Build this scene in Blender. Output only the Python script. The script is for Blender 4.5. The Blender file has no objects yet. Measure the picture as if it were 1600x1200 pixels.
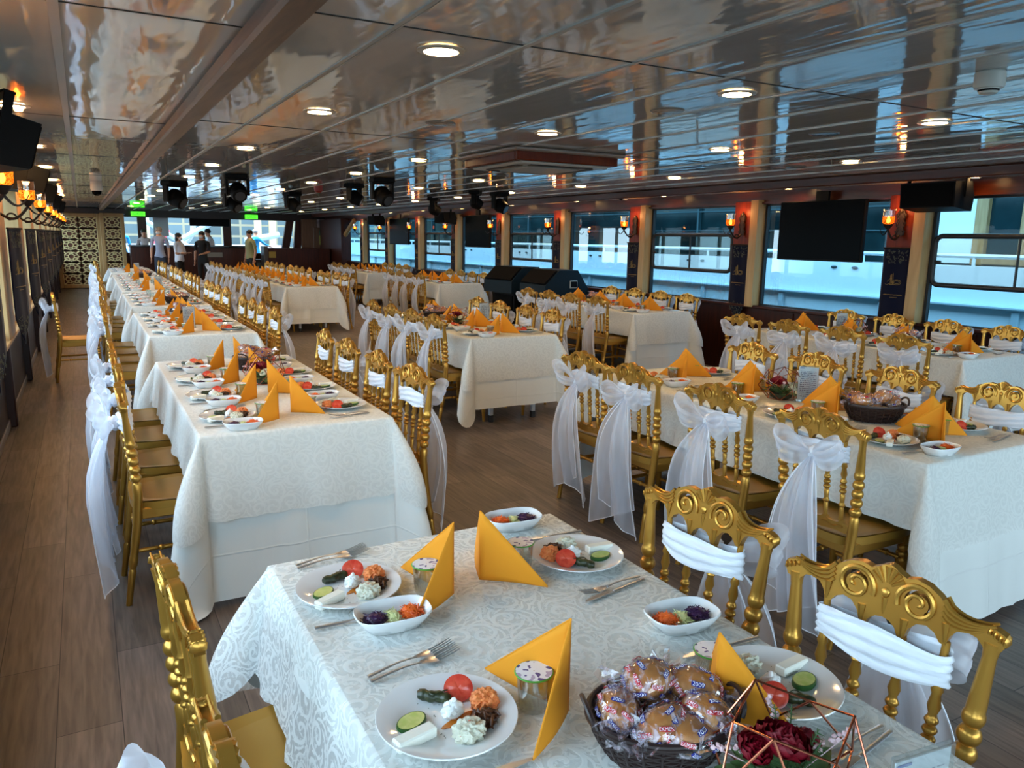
import bpy, bmesh, math, random
from math import sin, cos, pi, sqrt, atan2, exp
from mathutils import Vector, Matrix, noise, geometry

D = bpy.data
S = bpy.context.scene
C = S.collection
H = 1.59

# ---------------------------------------------------------------- camera
R3 = [(0.87382661, -0.07662602, 0.48016197), (-0.48595279, -0.17142334, 0.85700871), (0.0166418, -0.98221306, -0.1870309)]
cam_d = D.cameras.new('camera'); cam = D.objects.new('camera', cam_d); C.objects.link(cam)
cam_d.sensor_width = 36; cam_d.lens = 1190 / 1600 * 36; cam_d.clip_start = 0.02; cam_d.clip_end = 300
M4 = Matrix([[R3[i][0], -R3[i][1], -R3[i][2], 0] for i in range(3)] + [[0, 0, 0, 1]])
M4.translation = Vector((0, 0, H))
cam.matrix_world = M4
S.camera = cam

# ---------------------------------------------------------------- light
world = D.worlds.new('overcast_sky'); S.world = world; world.use_nodes = True
wn = world.node_tree.nodes; wl = world.node_tree.links
bg = wn['Background']
tc = wn.new('ShaderNodeTexCoord'); sx = wn.new('ShaderNodeSeparateXYZ'); cr = wn.new('ShaderNodeValToRGB')
wl.new(tc.outputs['Generated'], sx.inputs[0]); wl.new(sx.outputs['Z'], cr.inputs[0]); wl.new(cr.outputs[0], bg.inputs[0])
cr.color_ramp.elements[0].position = 0.0; cr.color_ramp.elements[0].color = (0.56, 0.76, 0.88, 1)
cr.color_ramp.elements[1].position = 0.6; cr.color_ramp.elements[1].color = (0.62, 0.80, 1.0, 1)
bg.inputs[1].default_value = 3.6
S.view_settings.view_transform = 'Standard'
S.view_settings.look = 'None'
S.view_settings.gamma = 1.0
S.view_settings.exposure = 1.4
S.view_settings.use_curve_mapping = False
cy = S.cycles
cy.use_denoising = True
cy.max_bounces = 7; cy.diffuse_bounces = 4; cy.glossy_bounces = 4; cy.transmission_bounces = 5
cy.transparent_max_bounces = 14
cy.sample_clamp_indirect = 6.0
cy.caustics_reflective = False; cy.caustics_refractive = False

def portal(name, loc, rot, sx_, sy_):
    l = D.lights.new(name, 'AREA'); l.shape = 'RECTANGLE'; l.size = sx_; l.size_y = sy_
    l.cycles.is_portal = True
    o = D.objects.new(name, l); o.location = loc; o.rotation_euler = rot; C.objects.link(o)
portal('daylight_portal', (-0.85, 11.0, 1.4), (0, -pi / 2, 0), 1.5, 28.0)
portal('daylight_portal', (3.4, -3.2, 1.4), (pi / 2, 0, 0), 8.0, 1.6)
portal('daylight_portal', (3.4, 27.2, 1.5), (-pi / 2, 0, 0), 8.0, 1.4)

# ---------------------------------------------------------------- tags and helpers
RND = random.Random(7)
def tag(o, label=None, cat=None, group=None, kind=None):
    if label: o['label'] = label
    if cat: o['category'] = cat
    if group: o['group'] = group
    if kind: o['kind'] = kind
    return o
def empty(name, loc=(0, 0, 0), rz=0.0):
    o = D.objects.new(name, None); C.objects.link(o); o.location = loc; o.rotation_euler = (0, 0, rz); o.empty_display_size = 0.1
    return o
def copy_tree(o, parent=None):
    c = o.copy(); C.objects.link(c)
    for k in ('label', 'category', 'group'):
        if parent is None and k in c: del c[k]
    if parent: c.parent = parent
    for ch in o.children: copy_tree(ch, c)
    return c
USED = set()
def inst(proto, loc, rz, label, cat, group=None, scale=None, rot=None):
    """first use places the prototype itself, later uses copy it with its parts"""
    if proto.name not in USED:
        USED.add(proto.name); o = proto
    else:
        o = copy_tree(proto)
    o.location = loc
    o.rotation_euler = rot if rot else (0, 0, rz)
    if scale: o.scale = scale if not isinstance(scale, float) else (scale,) * 3
    tag(o, label, cat, group)
    return o

class MB:
    def __init__(s): s.v = []; s.f = []; s.m = []; s.uv = None
    def add(s, vs, fs, mi=0):
        b = len(s.v); s.v += [tuple(v) for v in vs]; s.f += [tuple(i + b for i in f) for f in fs]; s.m += [mi] * len(fs)
        return s
    def box(s, c, d, rot=None, mi=0, ch=0.0):
        x, y, z = [q / 2 for q in d]
        if ch > 0:
            ch = min(ch, x * .9, y * .9, z * .9)
            vs = []
            for sx_ in (-1, 1):
                for sy_ in (-1, 1):
                    for sz_ in (-1, 1):
                        vs += [(sx_ * (x - ch), sy_ * (y - ch), sz_ * z), (sx_ * (x - ch), sy_ * y, sz_ * (z - ch)), (sx_ * x, sy_ * (y - ch), sz_ * (z - ch))]
            bm = bmesh.new()
            for v in vs: bm.verts.new(v)
            r = bmesh.ops.convex_hull(bm, input=bm.verts)
            bm.verts.index_update()
            vs = [v.co.copy() for v in bm.verts]; fs = [[v.index for v in f.verts] for f in bm.faces]; bm.free()
        else:
            vs = [Vector((i * x, j * y, k * z)) for i in (-1, 1) for j in (-1, 1) for k in (-1, 1)]
            fs = [(0, 1, 3, 2), (4, 6, 7, 5), (0, 4, 5, 1), (2, 3, 7, 6), (0, 2, 6, 4), (1, 5, 7, 3)]
        if rot is not None: vs = [rot @ Vector(v) for v in vs]
        c = Vector(c)
        return s.add([Vector(v) + c for v in vs], fs, mi)
    def lathe(s, prof, n=16, o=(0, 0, 0), axis=None, mi=0, cap=True):
        """prof = [(r, z)]; axis = direction of +z"""
        o = Vector(o)
        q = Vector((0, 0, 1)).rotation_difference(Vector(axis).normalized()).to_matrix() if axis is not None else Matrix.Identity(3)
        vs = [o + q @ Vector((r * cos(2 * pi * k / n), r * sin(2 * pi * k / n), z)) for r, z in prof for k in range(n)]
        fs = [(i * n + k, i * n + (k + 1) % n, (i + 1) * n + (k + 1) % n, (i + 1) * n + k) for i in range(len(prof) - 1) for k in range(n)]
        if cap:
            fs.append(tuple(range(n))[::-1]); fs.append(tuple((len(prof) - 1) * n + k for k in range(n)))
        return s.add(vs, fs, mi)
    def tube(s, pts, r, n=8, closed=False, mi=0, flat=1.0, up=None):
        pts = [Vector(p) for p in pts]; m = len(pts)
        rr = r if hasattr(r, '__len__') else [r] * m
        vs = []; prev = Vector(up) if up is not None else None
        for i, p in enumerate(pts):
            if closed: t = pts[(i + 1) % m] - pts[i - 1]
            else: t = pts[min(i + 1, m - 1)] - pts[max(i - 1, 0)]
            if t.length < 1e-9: t = Vector((0, 0, 1))
            t.normalize()
            a = prev if prev is not None else (Vector((0, 0, 1)) if abs(t.z) < .9 else Vector((1, 0, 0)))
            u = a - t * a.dot(t)
            if u.length < 1e-6: u = t.orthogonal()
            u.normalize(); w = t.cross(u); prev = u
            for k in range(n):
                an = 2 * pi * k / n
                vs.append(p + u * cos(an) * rr[i] * flat + w * sin(an) * rr[i])
        fs = [(i * n + k, i * n + (k + 1) % n, ((i + 1) % m) * n + (k + 1) % n, ((i + 1) % m) * n + k) for i in range(m if closed else m - 1) for k in range(n)]
        if not closed: fs += [tuple(range(n))[::-1], tuple((m - 1) * n + k for k in range(n))]
        return s.add(vs, fs, mi)
    def grid(s, fn, nu, nv, mi=0, closed=False):
        vs = [fn(i / nu, j / nv) for i in range(nu + (0 if closed else 1)) for j in range(nv + 1)]
        nr = nu if closed else nu + 1
        fs = [(i * (nv + 1) + j, ((i + 1) % nr) * (nv + 1) + j, ((i + 1) % nr) * (nv + 1) + j + 1, i * (nv + 1) + j + 1) for i in range(nu) for j in range(nv)]
        return s.add(vs, fs, mi)
    def prism(s, outer, holes=(), t=0.02, plane='yz', o=(0, 0, 0), mi=0):
        """outer / holes: lists of (a, b); extruded by t about the plane"""
        loops = [[Vector((a, b, 0)) for a, b in l] for l in [outer] + list(holes)]
        tri = geometry.tessellate_polygon(loops)
        flat = [p for l in loops for p in l]; n = len(flat); o = Vector(o)
        def mp(p, d):
            if plane == 'yz': return o + Vector((d, p.x, p.y))
            if plane == 'xz': return o + Vector((p.x, d, p.y))
            return o + Vector((p.x, p.y, d))
        vs = [mp(p, -t / 2) for p in flat] + [mp(p, t / 2) for p in flat]
        fs = [tuple(x) for x in tri] + [tuple(i + n for i in x)[::-1] for x in tri]
        b = 0
        for l in loops:
            m = len(l)
            fs += [(b + i, b + (i + 1) % m, b + (i + 1) % m + n, b + i + n) for i in range(m)]
            b += m
        return s.add(vs, fs, mi)
    def blob(s, c, r, sub=2, amp=0.0, fr=1.0, seed=0, mi=0, rot=None):
        bm = bmesh.new(); bmesh.ops.create_icosphere(bm, subdivisions=sub, radius=1.0)
        r = Vector(r) if hasattr(r, '__len__') else Vector((r, r, r)); c = Vector(c); vs = []
        for v in bm.verts:
            p = v.co.copy()
            k = 1 + amp * noise.noise(p * fr + Vector((seed * 3.1, seed * 1.7, seed)))
            q = Vector((p.x * r.x, p.y * r.y, p.z * r.z)) * k
            if rot is not None: q = rot @ q
            vs.append(c + q)
        bm.verts.index_update()
        fs = [[v.index for v in f.verts] for f in bm.faces]; bm.free()
        return s.add(vs, fs, mi)
    def build(s, name, mat, parent=None, smooth=True, ang=40, uv=None, fix=True, sub=0, solid=0.0):
        me = D.meshes.new(name); me.from_pydata(s.v, [], s.f)
        if fix:
            bm = bmesh.new(); bm.from_mesh(me); bmesh.ops.recalc_face_normals(bm, faces=bm.faces); bm.to_mesh(me); bm.free()
        for m in (mat if isinstance(mat, (list, tuple)) else [mat]): me.materials.append(m)
        for p, mi in zip(me.polygons, s.m): p.material_index = mi
        if uv is not None:
            l = me.uv_layers.new(name='UVMap')
            for lp in me.loops: l.data[lp.index].uv = uv[lp.vertex_index]
        if smooth:
            me.polygons.foreach_set('use_smooth', [True] * len(me.polygons))
            if ang < 180: me.set_sharp_from_angle(angle=math.radians(ang))
        me.update()
        o = D.objects.new(name, me); C.objects.link(o)
        if parent: o.parent = parent
        if solid:
            md = o.modifiers.new('thick', 'SOLIDIFY'); md.thickness = solid; md.offset = 0
        if sub:
            md = o.modifiers.new('sub', 'SUBSURF'); md.levels = sub; md.render_levels = sub
        return o
def bx(name, c, d, mat, parent=None, kind=None, ch=0.004):
    o = MB().box(c, d, ch=ch).build(name, mat, parent, ang=30)
    if kind: o['kind'] = kind
    return o
def struct(o): o['kind'] = 'structure'; return o
def lin(c):
    return tuple(((x / 255) / 12.92 if x / 255 <= .04045 else ((x / 255 + .055) / 1.055) ** 2.4) for x in c) + (1,)

# ---------------------------------------------------------------- materials
def newmat(name):
    m = D.materials.new(name); m.use_nodes = True
    nt = m.node_tree; nt.nodes.clear()
    out = nt.nodes.new('ShaderNodeOutputMaterial')
    return m, nt, out
def P(name, col, rough=.5, metal=0, spec=.5, alpha=1, emis=None, es=0, bump=None, ior=None, trans=0, coat=0, sheen=0, var=None, sss=0):
    m, nt, out = newmat(name); N = nt.nodes; L = nt.links
    p = N.new('ShaderNodeBsdfPrincipled'); L.new(p.outputs[0], out.inputs[0])
    c = lin(col) if max(col) > 1 else tuple(col) + (1,)
    p.inputs['Base Color'].default_value = c; p.inputs['Roughness'].default_value = rough; p.inputs['Metallic'].default_value = metal
    p.inputs['Specular IOR Level'].default_value = spec; p.inputs['Alpha'].default_value = alpha
    p.inputs['Transmission Weight'].default_value = trans; p.inputs['Coat Weight'].default_value = coat; p.inputs['Sheen Weight'].default_value = sheen
    if ior: p.inputs['IOR'].default_value = ior
    if emis: p.inputs['Emission Color'].default_value = lin(emis); p.inputs['Emission Strength'].default_value = es
    tcn = None
    if bump or var:
        tcn = N.new('ShaderNodeTexCoord')
    if bump:
        sc, st = bump[:2]
        n = N.new('ShaderNodeTexNoise'); n.inputs['Scale'].default_value = sc; n.inputs['Detail'].default_value = 4
        b = N.new('ShaderNodeBump'); b.inputs['Strength'].default_value = st; b.inputs['Distance'].default_value = bump[2] if len(bump) > 2 else .002
        L.new(tcn.outputs['Object'], n.inputs['Vector']); L.new(n.outputs[0], b.inputs['Height']); L.new(b.outputs[0], p.inputs['Normal'])
    if var:
        c2, sc = var
        n = N.new('ShaderNodeTexNoise'); n.inputs['Scale'].default_value = sc; n.inputs['Detail'].default_value = 3
        r = N.new('ShaderNodeValToRGB'); r.color_ramp.elements[0].position = .35; r.color_ramp.elements[1].position = .65
        r.color_ramp.elements[0].color = c; r.color_ramp.elements[1].color = lin(c2)
        L.new(tcn.outputs['Object'], n.inputs['Vector']); L.new(n.outputs[0], r.inputs[0]); L.new(r.outputs[0], p.inputs['Base Color'])
    return m
def wood(name, c1, c2, rough=.35, stretch=(14, 1, 14), scale=3.0, spec=.5):
    m, nt, out = newmat(name); N = nt.nodes; L = nt.links
    p = N.new('ShaderNodeBsdfPrincipled'); L.new(p.outputs[0], out.inputs[0])
    t = N.new('ShaderNodeTexCoord'); mp = N.new('ShaderNodeMapping'); mp.inputs['Scale'].default_value = stretch
    n = N.new('ShaderNodeTexNoise'); n.inputs['Scale'].default_value = scale; n.inputs['Detail'].default_value = 8; n.inputs['Distortion'].default_value = .6
    r = N.new('ShaderNodeValToRGB'); r.color_ramp.elements[0].position = .3; r.color_ramp.elements[1].position = .7
    r.color_ramp.elements[0].color = lin(c1); r.color_ramp.elements[1].color = lin(c2)
    L.new(t.outputs['Object'], mp.inputs[0]); L.new(mp.outputs[0], n.inputs['Vector']); L.new(n.outputs[0], r.inputs[0]); L.new(r.outputs[0], p.inputs['Base Color'])
    p.inputs['Roughness'].default_value = rough; p.inputs['Specular IOR Level'].default_value = spec
    return m
def sheer(name, col, fac, rough=.5, tl=.5):
    """organza: part transparent, part diffuse and translucent, a soft gloss"""
    m, nt, out = newmat(name); N = nt.nodes; L = nt.links
    tr = N.new('ShaderNodeBsdfTransparent'); df = N.new('ShaderNodeBsdfDiffuse'); tn = N.new('ShaderNodeBsdfTranslucent'); gl = N.new('ShaderNodeBsdfGlossy')
    for q in (df, tn): q.inputs['Color'].default_value = lin(col)
    gl.inputs['Roughness'].default_value = .35
    a = N.new('ShaderNodeMixShader'); a.inputs[0].default_value = tl; L.new(df.outputs[0], a.inputs[1]); L.new(tn.outputs[0], a.inputs[2])
    b = N.new('ShaderNodeMixShader'); b.inputs[0].default_value = .06; L.new(a.outputs[0], b.inputs[1]); L.new(gl.outputs[0], b.inputs[2])
    lw = N.new('ShaderNodeLayerWeight'); lw.inputs[0].default_value = .35
    mth = N.new('ShaderNodeMapRange'); mth.inputs[3].default_value = fac; mth.inputs[4].default_value = min(1, fac + .45)
    t = N.new('ShaderNodeTexCoord'); nz = N.new('ShaderNodeTexNoise'); nz.inputs['Scale'].default_value = 11
    mp = N.new('ShaderNodeMapping'); mp.inputs['Scale'].default_value = (1, 1, .25)
    ad = N.new('ShaderNodeMath'); ad.operation = 'MULTIPLY_ADD'; ad.inputs[1].default_value = .5; 
    L.new(t.outputs['Object'], mp.inputs[0]); L.new(mp.outputs[0], nz.inputs[0])
    L.new(nz.outputs[0], ad.inputs[0]); sb = N.new('ShaderNodeMath'); sb.operation = 'ADD'; sb.inputs[1].default_value = -.2
    L.new(lw.outputs['Facing'], mth.inputs[0]); L.new(mth.outputs[0], sb.inputs[0]); L.new(sb.outputs[0], ad.inputs[2])
    c = N.new('ShaderNodeMixShader'); L.new(ad.outputs[0], c.inputs[0]); L.new(tr.outputs[0], c.inputs[1]); L.new(b.outputs[0], c.inputs[2])
    L.new(c.outputs[0], out.inputs[0])
    return m
def glassy(name, tint, refl=.08, rough=.0, haze=0.0):
    """thin window pane: tinted transparency with a Fresnel reflection"""
    m, nt, out = newmat(name); N = nt.nodes; L = nt.links
    tr = N.new('ShaderNodeBsdfTransparent'); tr.inputs[0].default_value = tuple(tint) + (1,)
    gl = N.new('ShaderNodeBsdfGlossy'); gl.inputs['Roughness'].default_value = rough
    f = N.new('ShaderNodeFresnel'); f.inputs[0].default_value = 1.5
    mt = N.new('ShaderNodeMath'); mt.operation = 'MULTIPLY_ADD'; mt.inputs[1].default_value = .13; mt.inputs[2].default_value = refl * .01
    mx = N.new('ShaderNodeMixShader'); L.new(f.outputs[0], mt.inputs[0]); L.new(mt.outputs[0], mx.inputs[0]); L.new(tr.outputs[0], mx.inputs[1]); L.new(gl.outputs[0], mx.inputs[2])
    L.new(mx.outputs[0], out.inputs[0])
    return m
def lace_mat(name, ground, scale, top=True):
    """woven lace: spiral scrolls and leaves (voronoi polar spirals) on a sheer net"""
    m, nt, out = newmat(name); N = nt.nodes; L = nt.links
    uv = N.new('ShaderNodeUVMap'); uv.uv_map = 'UVMap'
    def math_(op, a, b=None, c=None):
        n = N.new('ShaderNodeMath'); n.operation = op
        for i, q in enumerate((a, b, c)):
            if q is None: continue
            if isinstance(q, (int, float)): n.inputs[i].default_value = q
            else: L.new(q, n.inputs[i])
        return n.outputs[0]
    nz = N.new('ShaderNodeTexNoise'); nz.inputs['Scale'].default_value = 9; nz.inputs['Detail'].default_value = 2
    L.new(uv.outputs[0], nz.inputs[0])
    mixv = N.new('ShaderNodeVectorMath'); mixv.operation = 'MULTIPLY_ADD'; mixv.inputs[1].default_value = (.03, .03, .03)
    L.new(nz.outputs['Color'], mixv.inputs[0]); L.new(uv.outputs[0], mixv.inputs[2])
    vr = N.new('ShaderNodeTexVoronoi'); vr.voronoi_dimensions = '2D'; vr.inputs['Scale'].default_value = scale; vr.inputs['Randomness'].default_value = .8
    L.new(mixv.outputs[0], vr.inputs['Vector'])
    sub = N.new('ShaderNodeVectorMath'); sub.operation = 'SUBTRACT'; L.new(mixv.outputs[0], sub.inputs[0]); L.new(vr.outputs['Position'], sub.inputs[1])
    sp = N.new('ShaderNodeSeparateXYZ'); L.new(sub.outputs[0], sp.inputs[0])
    ang = math_('ARCTAN2', sp.outputs[1], sp.outputs[0])
    dist = vr.outputs['Distance']
    cs = N.new('ShaderNodeSeparateColor'); L.new(vr.outputs['Color'], cs.inputs[0])
    sgn = math_('SUBTRACT', math_('MULTIPLY', math_('GREATER_THAN', cs.outputs[0], .5), 2), 1)
    def soft(s_, lo, hi):
        n = N.new('ShaderNodeMapRange'); n.interpolation_type = 'SMOOTHSTEP'; n.inputs[1].default_value = lo; n.inputs[2].default_value = hi; L.new(s_, n.inputs[0]); return n.outputs[0]
    sarg = math_('ADD', math_('MULTIPLY', ang, sgn), math_('MULTIPLY', dist, 17))
    spi = math_('SINE', math_('ADD', sarg, math_('MULTIPLY', cs.outputs[1], 6.28)))
    line = soft(spi, .1, .75)
    # petals fringing the scrolls
    pet = math_('GREATER_THAN', math_('SINE', math_('ADD', math_('MULTIPLY', ang, 7), math_('MULTIPLY', dist, 30))), .35)
    ring = math_('MULTIPLY', math_('GREATER_THAN', dist, .42), pet)
    nl = N.new('ShaderNodeTexNoise'); nl.inputs['Scale'].default_value = 42; nl.inputs['Detail'].default_value = 2; nl.inputs['Distortion'].default_value = 1.6; L.new(uv.outputs[0], nl.inputs[0])
    leaf = soft(nl.outputs[0], .50, .62)
    msk = math_('MULTIPLY', math_('MAXIMUM', math_('MAXIMUM', math_('MULTIPLY', line, math_('LESS_THAN', dist, .5)), ring), math_('MULTIPLY', leaf, .8)), .9)
    d = N.new('ShaderNodeBsdfDiffuse'); d.inputs[0].default_value = lin((244, 246, 242))
    tl = N.new('ShaderNodeBsdfTranslucent'); tl.inputs[0].default_value = lin((240, 242, 240))
    mx = N.new('ShaderNodeMixShader'); mx.inputs[0].default_value = .25; L.new(d.outputs[0], mx.inputs[1]); L.new(tl.outputs[0], mx.inputs[2])
    bp = N.new('ShaderNodeBump'); bp.inputs['Strength'].default_value = .5; bp.inputs['Distance'].default_value = .0012
    L.new(msk, bp.inputs['Height']); L.new(bp.outputs[0], d.inputs['Normal'])
    tr = N.new('ShaderNodeBsdfTransparent')
    fac = math_('ADD', math_('MULTIPLY', msk, 1 - ground - .04), ground)
    fin = N.new('ShaderNodeMixShader'); L.new(fac, fin.inputs[0]); L.new(tr.outputs[0], fin.inputs[1]); L.new(mx.outputs[0], fin.inputs[2])
    L.new(fin.outputs[0], out.inputs[0])
    return m

GOLD = P('gold_paint', (192, 142, 60), rough=.3, metal=.75, spec=.6, bump=(30, .12, .002))
def crease(m):
    nt = m.node_tree; N = nt.nodes; L = nt.links; p = [n for n in N if n.type == 'BSDF_PRINCIPLED'][0]; b0 = [n for n in N if n.type == 'BUMP'][0]
    uv = N.new('ShaderNodeUVMap'); uv.uv_map = 'UVMap'; sp = N.new('ShaderNodeSeparateXYZ'); L.new(uv.outputs[0], sp.inputs[0]); last = None
    for ax, per in ((0, .42), (1, .53)):
        q = N.new('ShaderNodeMath'); q.operation = 'PINGPONG'; q.inputs[1].default_value = per / 2; L.new(sp.outputs[ax], q.inputs[0])
        r = N.new('ShaderNodeMapRange'); r.inputs[1].default_value = 0; r.inputs[2].default_value = .006; r.inputs[3].default_value = 1; r.inputs[4].default_value = 0; L.new(q.outputs[0], r.inputs[0])
        if last is not None:
            s = N.new('ShaderNodeMath'); s.operation = 'MAXIMUM'; L.new(last, s.inputs[0]); L.new(r.outputs[0], s.inputs[1]); last = s.outputs[0]
        else: last = r.outputs[0]
    b = N.new('ShaderNodeBump'); b.inputs['Strength'].default_value = .6; b.inputs['Distance'].default_value = .003; L.new(last, b.inputs['Height']); L.new(b0.outputs[0], b.inputs['Normal']); L.new(b.outputs[0], p.inputs['Normal'])
GOLD_SEAT = P('gold_seat_paint', (178, 134, 54), rough=.34, metal=.5, spec=.5)
SATIN = P('white_satin', (226, 230, 238), rough=.35, sheen=.3, bump=(14, .3, .004))
ORG = sheer('white_organza', (238, 242, 252), .50)
ORG_HEM = P('organza_hem', (238, 242, 250), rough=.5)
CLOTH = P('ivory_tablecloth', (228, 232, 228), rough=.62, sheen=.3, bump=(5, .25, .006))
crease(CLOTH)
LACE = lace_mat('ivory_lace', .86, 12)
LACE_OPEN = lace_mat('ivory_lace_open', .60, 12)
NAPKIN = P('orange_paper_napkin', (226, 146, 34), rough=.75, spec=.25, bump=(180, .12, .0006))
PORC = P('white_porcelain', (228, 230, 230), rough=.10, spec=.6, coat=.3)
STEEL = P('cutlery_steel', (205, 205, 208), rough=.3, metal=.9)
GLASS = P('clear_glass', (250, 252, 252), rough=.01, trans=1, ior=1.45)
def clear(name, tint=(.93, .95, .95), a=.15):
    m, nt, out = newmat(name); N = nt.nodes; L = nt.links
    tr = N.new('ShaderNodeBsdfTransparent'); tr.inputs[0].default_value = tuple(tint) + (1,)
    gl = N.new('ShaderNodeBsdfGlossy'); gl.inputs['Roughness'].default_value = .04
    f = N.new('ShaderNodeLayerWeight'); f.inputs[0].default_value = .5
    mr = N.new('ShaderNodeMapRange'); mr.inputs[3].default_value = .03 + .12 * a; mr.inputs[4].default_value = .25 + .5 * a; L.new(f.outputs['Facing'], mr.inputs[0])
    mx = N.new('ShaderNodeMixShader'); L.new(mr.outputs[0], mx.inputs[0]); L.new(tr.outputs[0], mx.inputs[1]); L.new(gl.outputs[0], mx.inputs[2])
    L.new(mx.outputs[0], out.inputs[0]); return m
TUMBLER = clear('tumbler_glass', (.9, .93, .93), .45)
FILM = clear('cellophane_film', (.97, .95, .98), .5)
def crumple(m):
    nt = m.node_tree; N = nt.nodes; L = nt.links; out = [n for n in N if n.type == 'OUTPUT_MATERIAL'][0]; src = out.inputs[0].links[0].from_socket
    t = N.new('ShaderNodeTexCoord'); nz = N.new('ShaderNodeTexNoise'); nz.inputs['Scale'].default_value = 45; nz.inputs['Detail'].default_value = 3; nz.inputs['Distortion'].default_value = 1.2; L.new(t.outputs['Object'], nz.inputs[0])
    r = N.new('ShaderNodeMapRange'); r.inputs[1].default_value = .50; r.inputs[2].default_value = .72; r.inputs[4].default_value = .6; L.new(nz.outputs[0], r.inputs[0])
    d = N.new('ShaderNodeBsdfDiffuse'); d.inputs[0].default_value = lin((226, 214, 226)); mx = N.new('ShaderNodeMixShader')
    L.new(r.outputs[0], mx.inputs[0]); L.new(src, mx.inputs[1]); L.new(d.outputs[0], mx.inputs[2]); L.new(mx.outputs[0], out.inputs[0])
crumple(FILM)
ACRYL = clear('acrylic', (.92, .95, .95), .4)
BLACK = P('black_plastic', (4, 4, 5), rough=.6, spec=.15)
BLACK_GLOSS = P('black_gloss', (3, 4, 6), rough=.25, spec=.02)
SPK_TEAL = P('dark_teal_cabinet', (14, 32, 42), rough=.7, spec=.2, bump=(80, .3, .001))
GRILLE = P('black_grille', (5, 5, 6), rough=.8, spec=.1, bump=(300, .6, .001))
CREAM = wood('cream_wood', (158, 124, 76), (178, 146, 96), rough=.5, stretch=(6, 6, .6))
MAHOG = wood('mahogany_panel', (40, 14, 8), (66, 26, 14), spec=.25, rough=.35, stretch=(10, 10, .8))
DKWOOD = wood('dark_wainscot', (36, 24, 20), (54, 38, 30), rough=.42, stretch=(10, 10, .8))
BEAMW = wood('brown_beam_wood', (84, 60, 44), (116, 86, 62), rough=.45, stretch=(8, .7, 8))
REDWOOD = wood('orange_mahogany', (84, 26, 5), (108, 38, 8), spec=.12, rough=.35, stretch=(10, 10, .8))
HEADW = wood('header_mahogany', (64, 20, 6), (92, 34, 12), spec=.3, rough=.3, stretch=(10, .8, 10))
ALU = P('seam_strip_aluminium', (170, 168, 162), rough=.35, metal=.35)
NAVY = P('navy_velvet', (8, 12, 34), rough=.9, spec=.1, sheen=.15)
GOLDTXT = P('gold_embroidery', (150, 120, 62), rough=.5, metal=.3)
IRON = P('bronze_iron', (44, 34, 28), rough=.5, metal=.6)
WHITE = P('white_plastic', (214, 212, 204), rough=.4)
WHITEP = P('white_paint', (226, 230, 232), rough=.5)
HULL = P('white_ship_paint', (232, 238, 240), rough=.35)
HULL_GREY = P('ship_rubbing_strake', (170, 186, 192), rough=.5)
LAMP = P('downlight_glow', (255, 236, 200), emis=(255, 206, 140), es=60)
FLAME = P('flame_bulb_glow', (255, 170, 60), emis=(255, 170, 80), es=10)
AMBER = P('amber_glass', (220, 110, 30), rough=.3, emis=(255, 110, 20), es=1.4)
CLEARSH = clear('clear_lamp_glass', (.95, .93, .9), .4)
TINT = glassy('tinted_pane', (.23, .46, .58), .25)
CLEARPANE = glassy('clear_pane', (.50, .60, .62), .2)
# ---------------------------------------------------------------- the setting
CZ = 2.26
XL, XR = -0.62, 7.1
YN, YF = -3.0, 26.0
# floor: grey-brown laminate planks
def plank_mat():
    m, nt, out = newmat('laminate_planks'); N = nt.nodes; L = nt.links
    p = N.new('ShaderNodeBsdfPrincipled'); L.new(p.outputs[0], out.inputs[0])
    t = N.new('ShaderNodeTexCoord'); mp = N.new('ShaderNodeMapping'); mp.inputs['Rotation'].default_value = (0, 0, pi / 2)
    br = N.new('ShaderNodeTexBrick'); br.inputs['Scale'].default_value = 1; br.inputs['Brick Width'].default_value = 1.3; br.inputs['Row Height'].default_value = .19
    br.inputs['Mortar Size'].default_value = .0016; br.inputs['Color1'].default_value = lin((118, 107, 100)); br.inputs['Color2'].default_value = lin((95, 86, 79)); br.inputs['Mortar'].default_value = lin((34, 28, 26))
    br.offset = .37
    L.new(t.outputs['Object'], mp.inputs[0]); L.new(mp.outputs[0], br.inputs[0])
    m2 = N.new('ShaderNodeMapping'); m2.inputs['Scale'].default_value = (16, 1.2, 1); L.new(t.outputs['Object'], m2.inputs[0])
    nz = N.new('ShaderNodeTexNoise'); nz.inputs['Scale'].default_value = 3; nz.inputs['Detail'].default_value = 8; nz.inputs['Distortion'].default_value = .5; L.new(m2.outputs[0], nz.inputs[0])
    r = N.new('ShaderNodeValToRGB'); r.color_ramp.elements[0].color = (.55, .53, .52, 1); r.color_ramp.elements[1].color = (1.25, 1.2, 1.15, 1); r.color_ramp.elements[0].position = .3; r.color_ramp.elements[1].position = .7
    L.new(nz.outputs[0], r.inputs[0])
    mx = N.new('ShaderNodeMix'); mx.data_type = 'RGBA'; mx.blend_type = 'MULTIPLY'; mx.inputs[0].default_value = 1
    L.new(br.outputs[0], mx.inputs[6]); L.new(r.outputs[0], mx.inputs[7]); L.new(mx.outputs[2], p.inputs['Base Color'])
    p.inputs['Roughness'].default_value = .42; p.inputs['Specular IOR Level'].default_value = .4
    return m
struct(bx('floor', (3.3, 11.5, -.05), (8.6, 30, .1), plank_mat(), ch=0))

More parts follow.
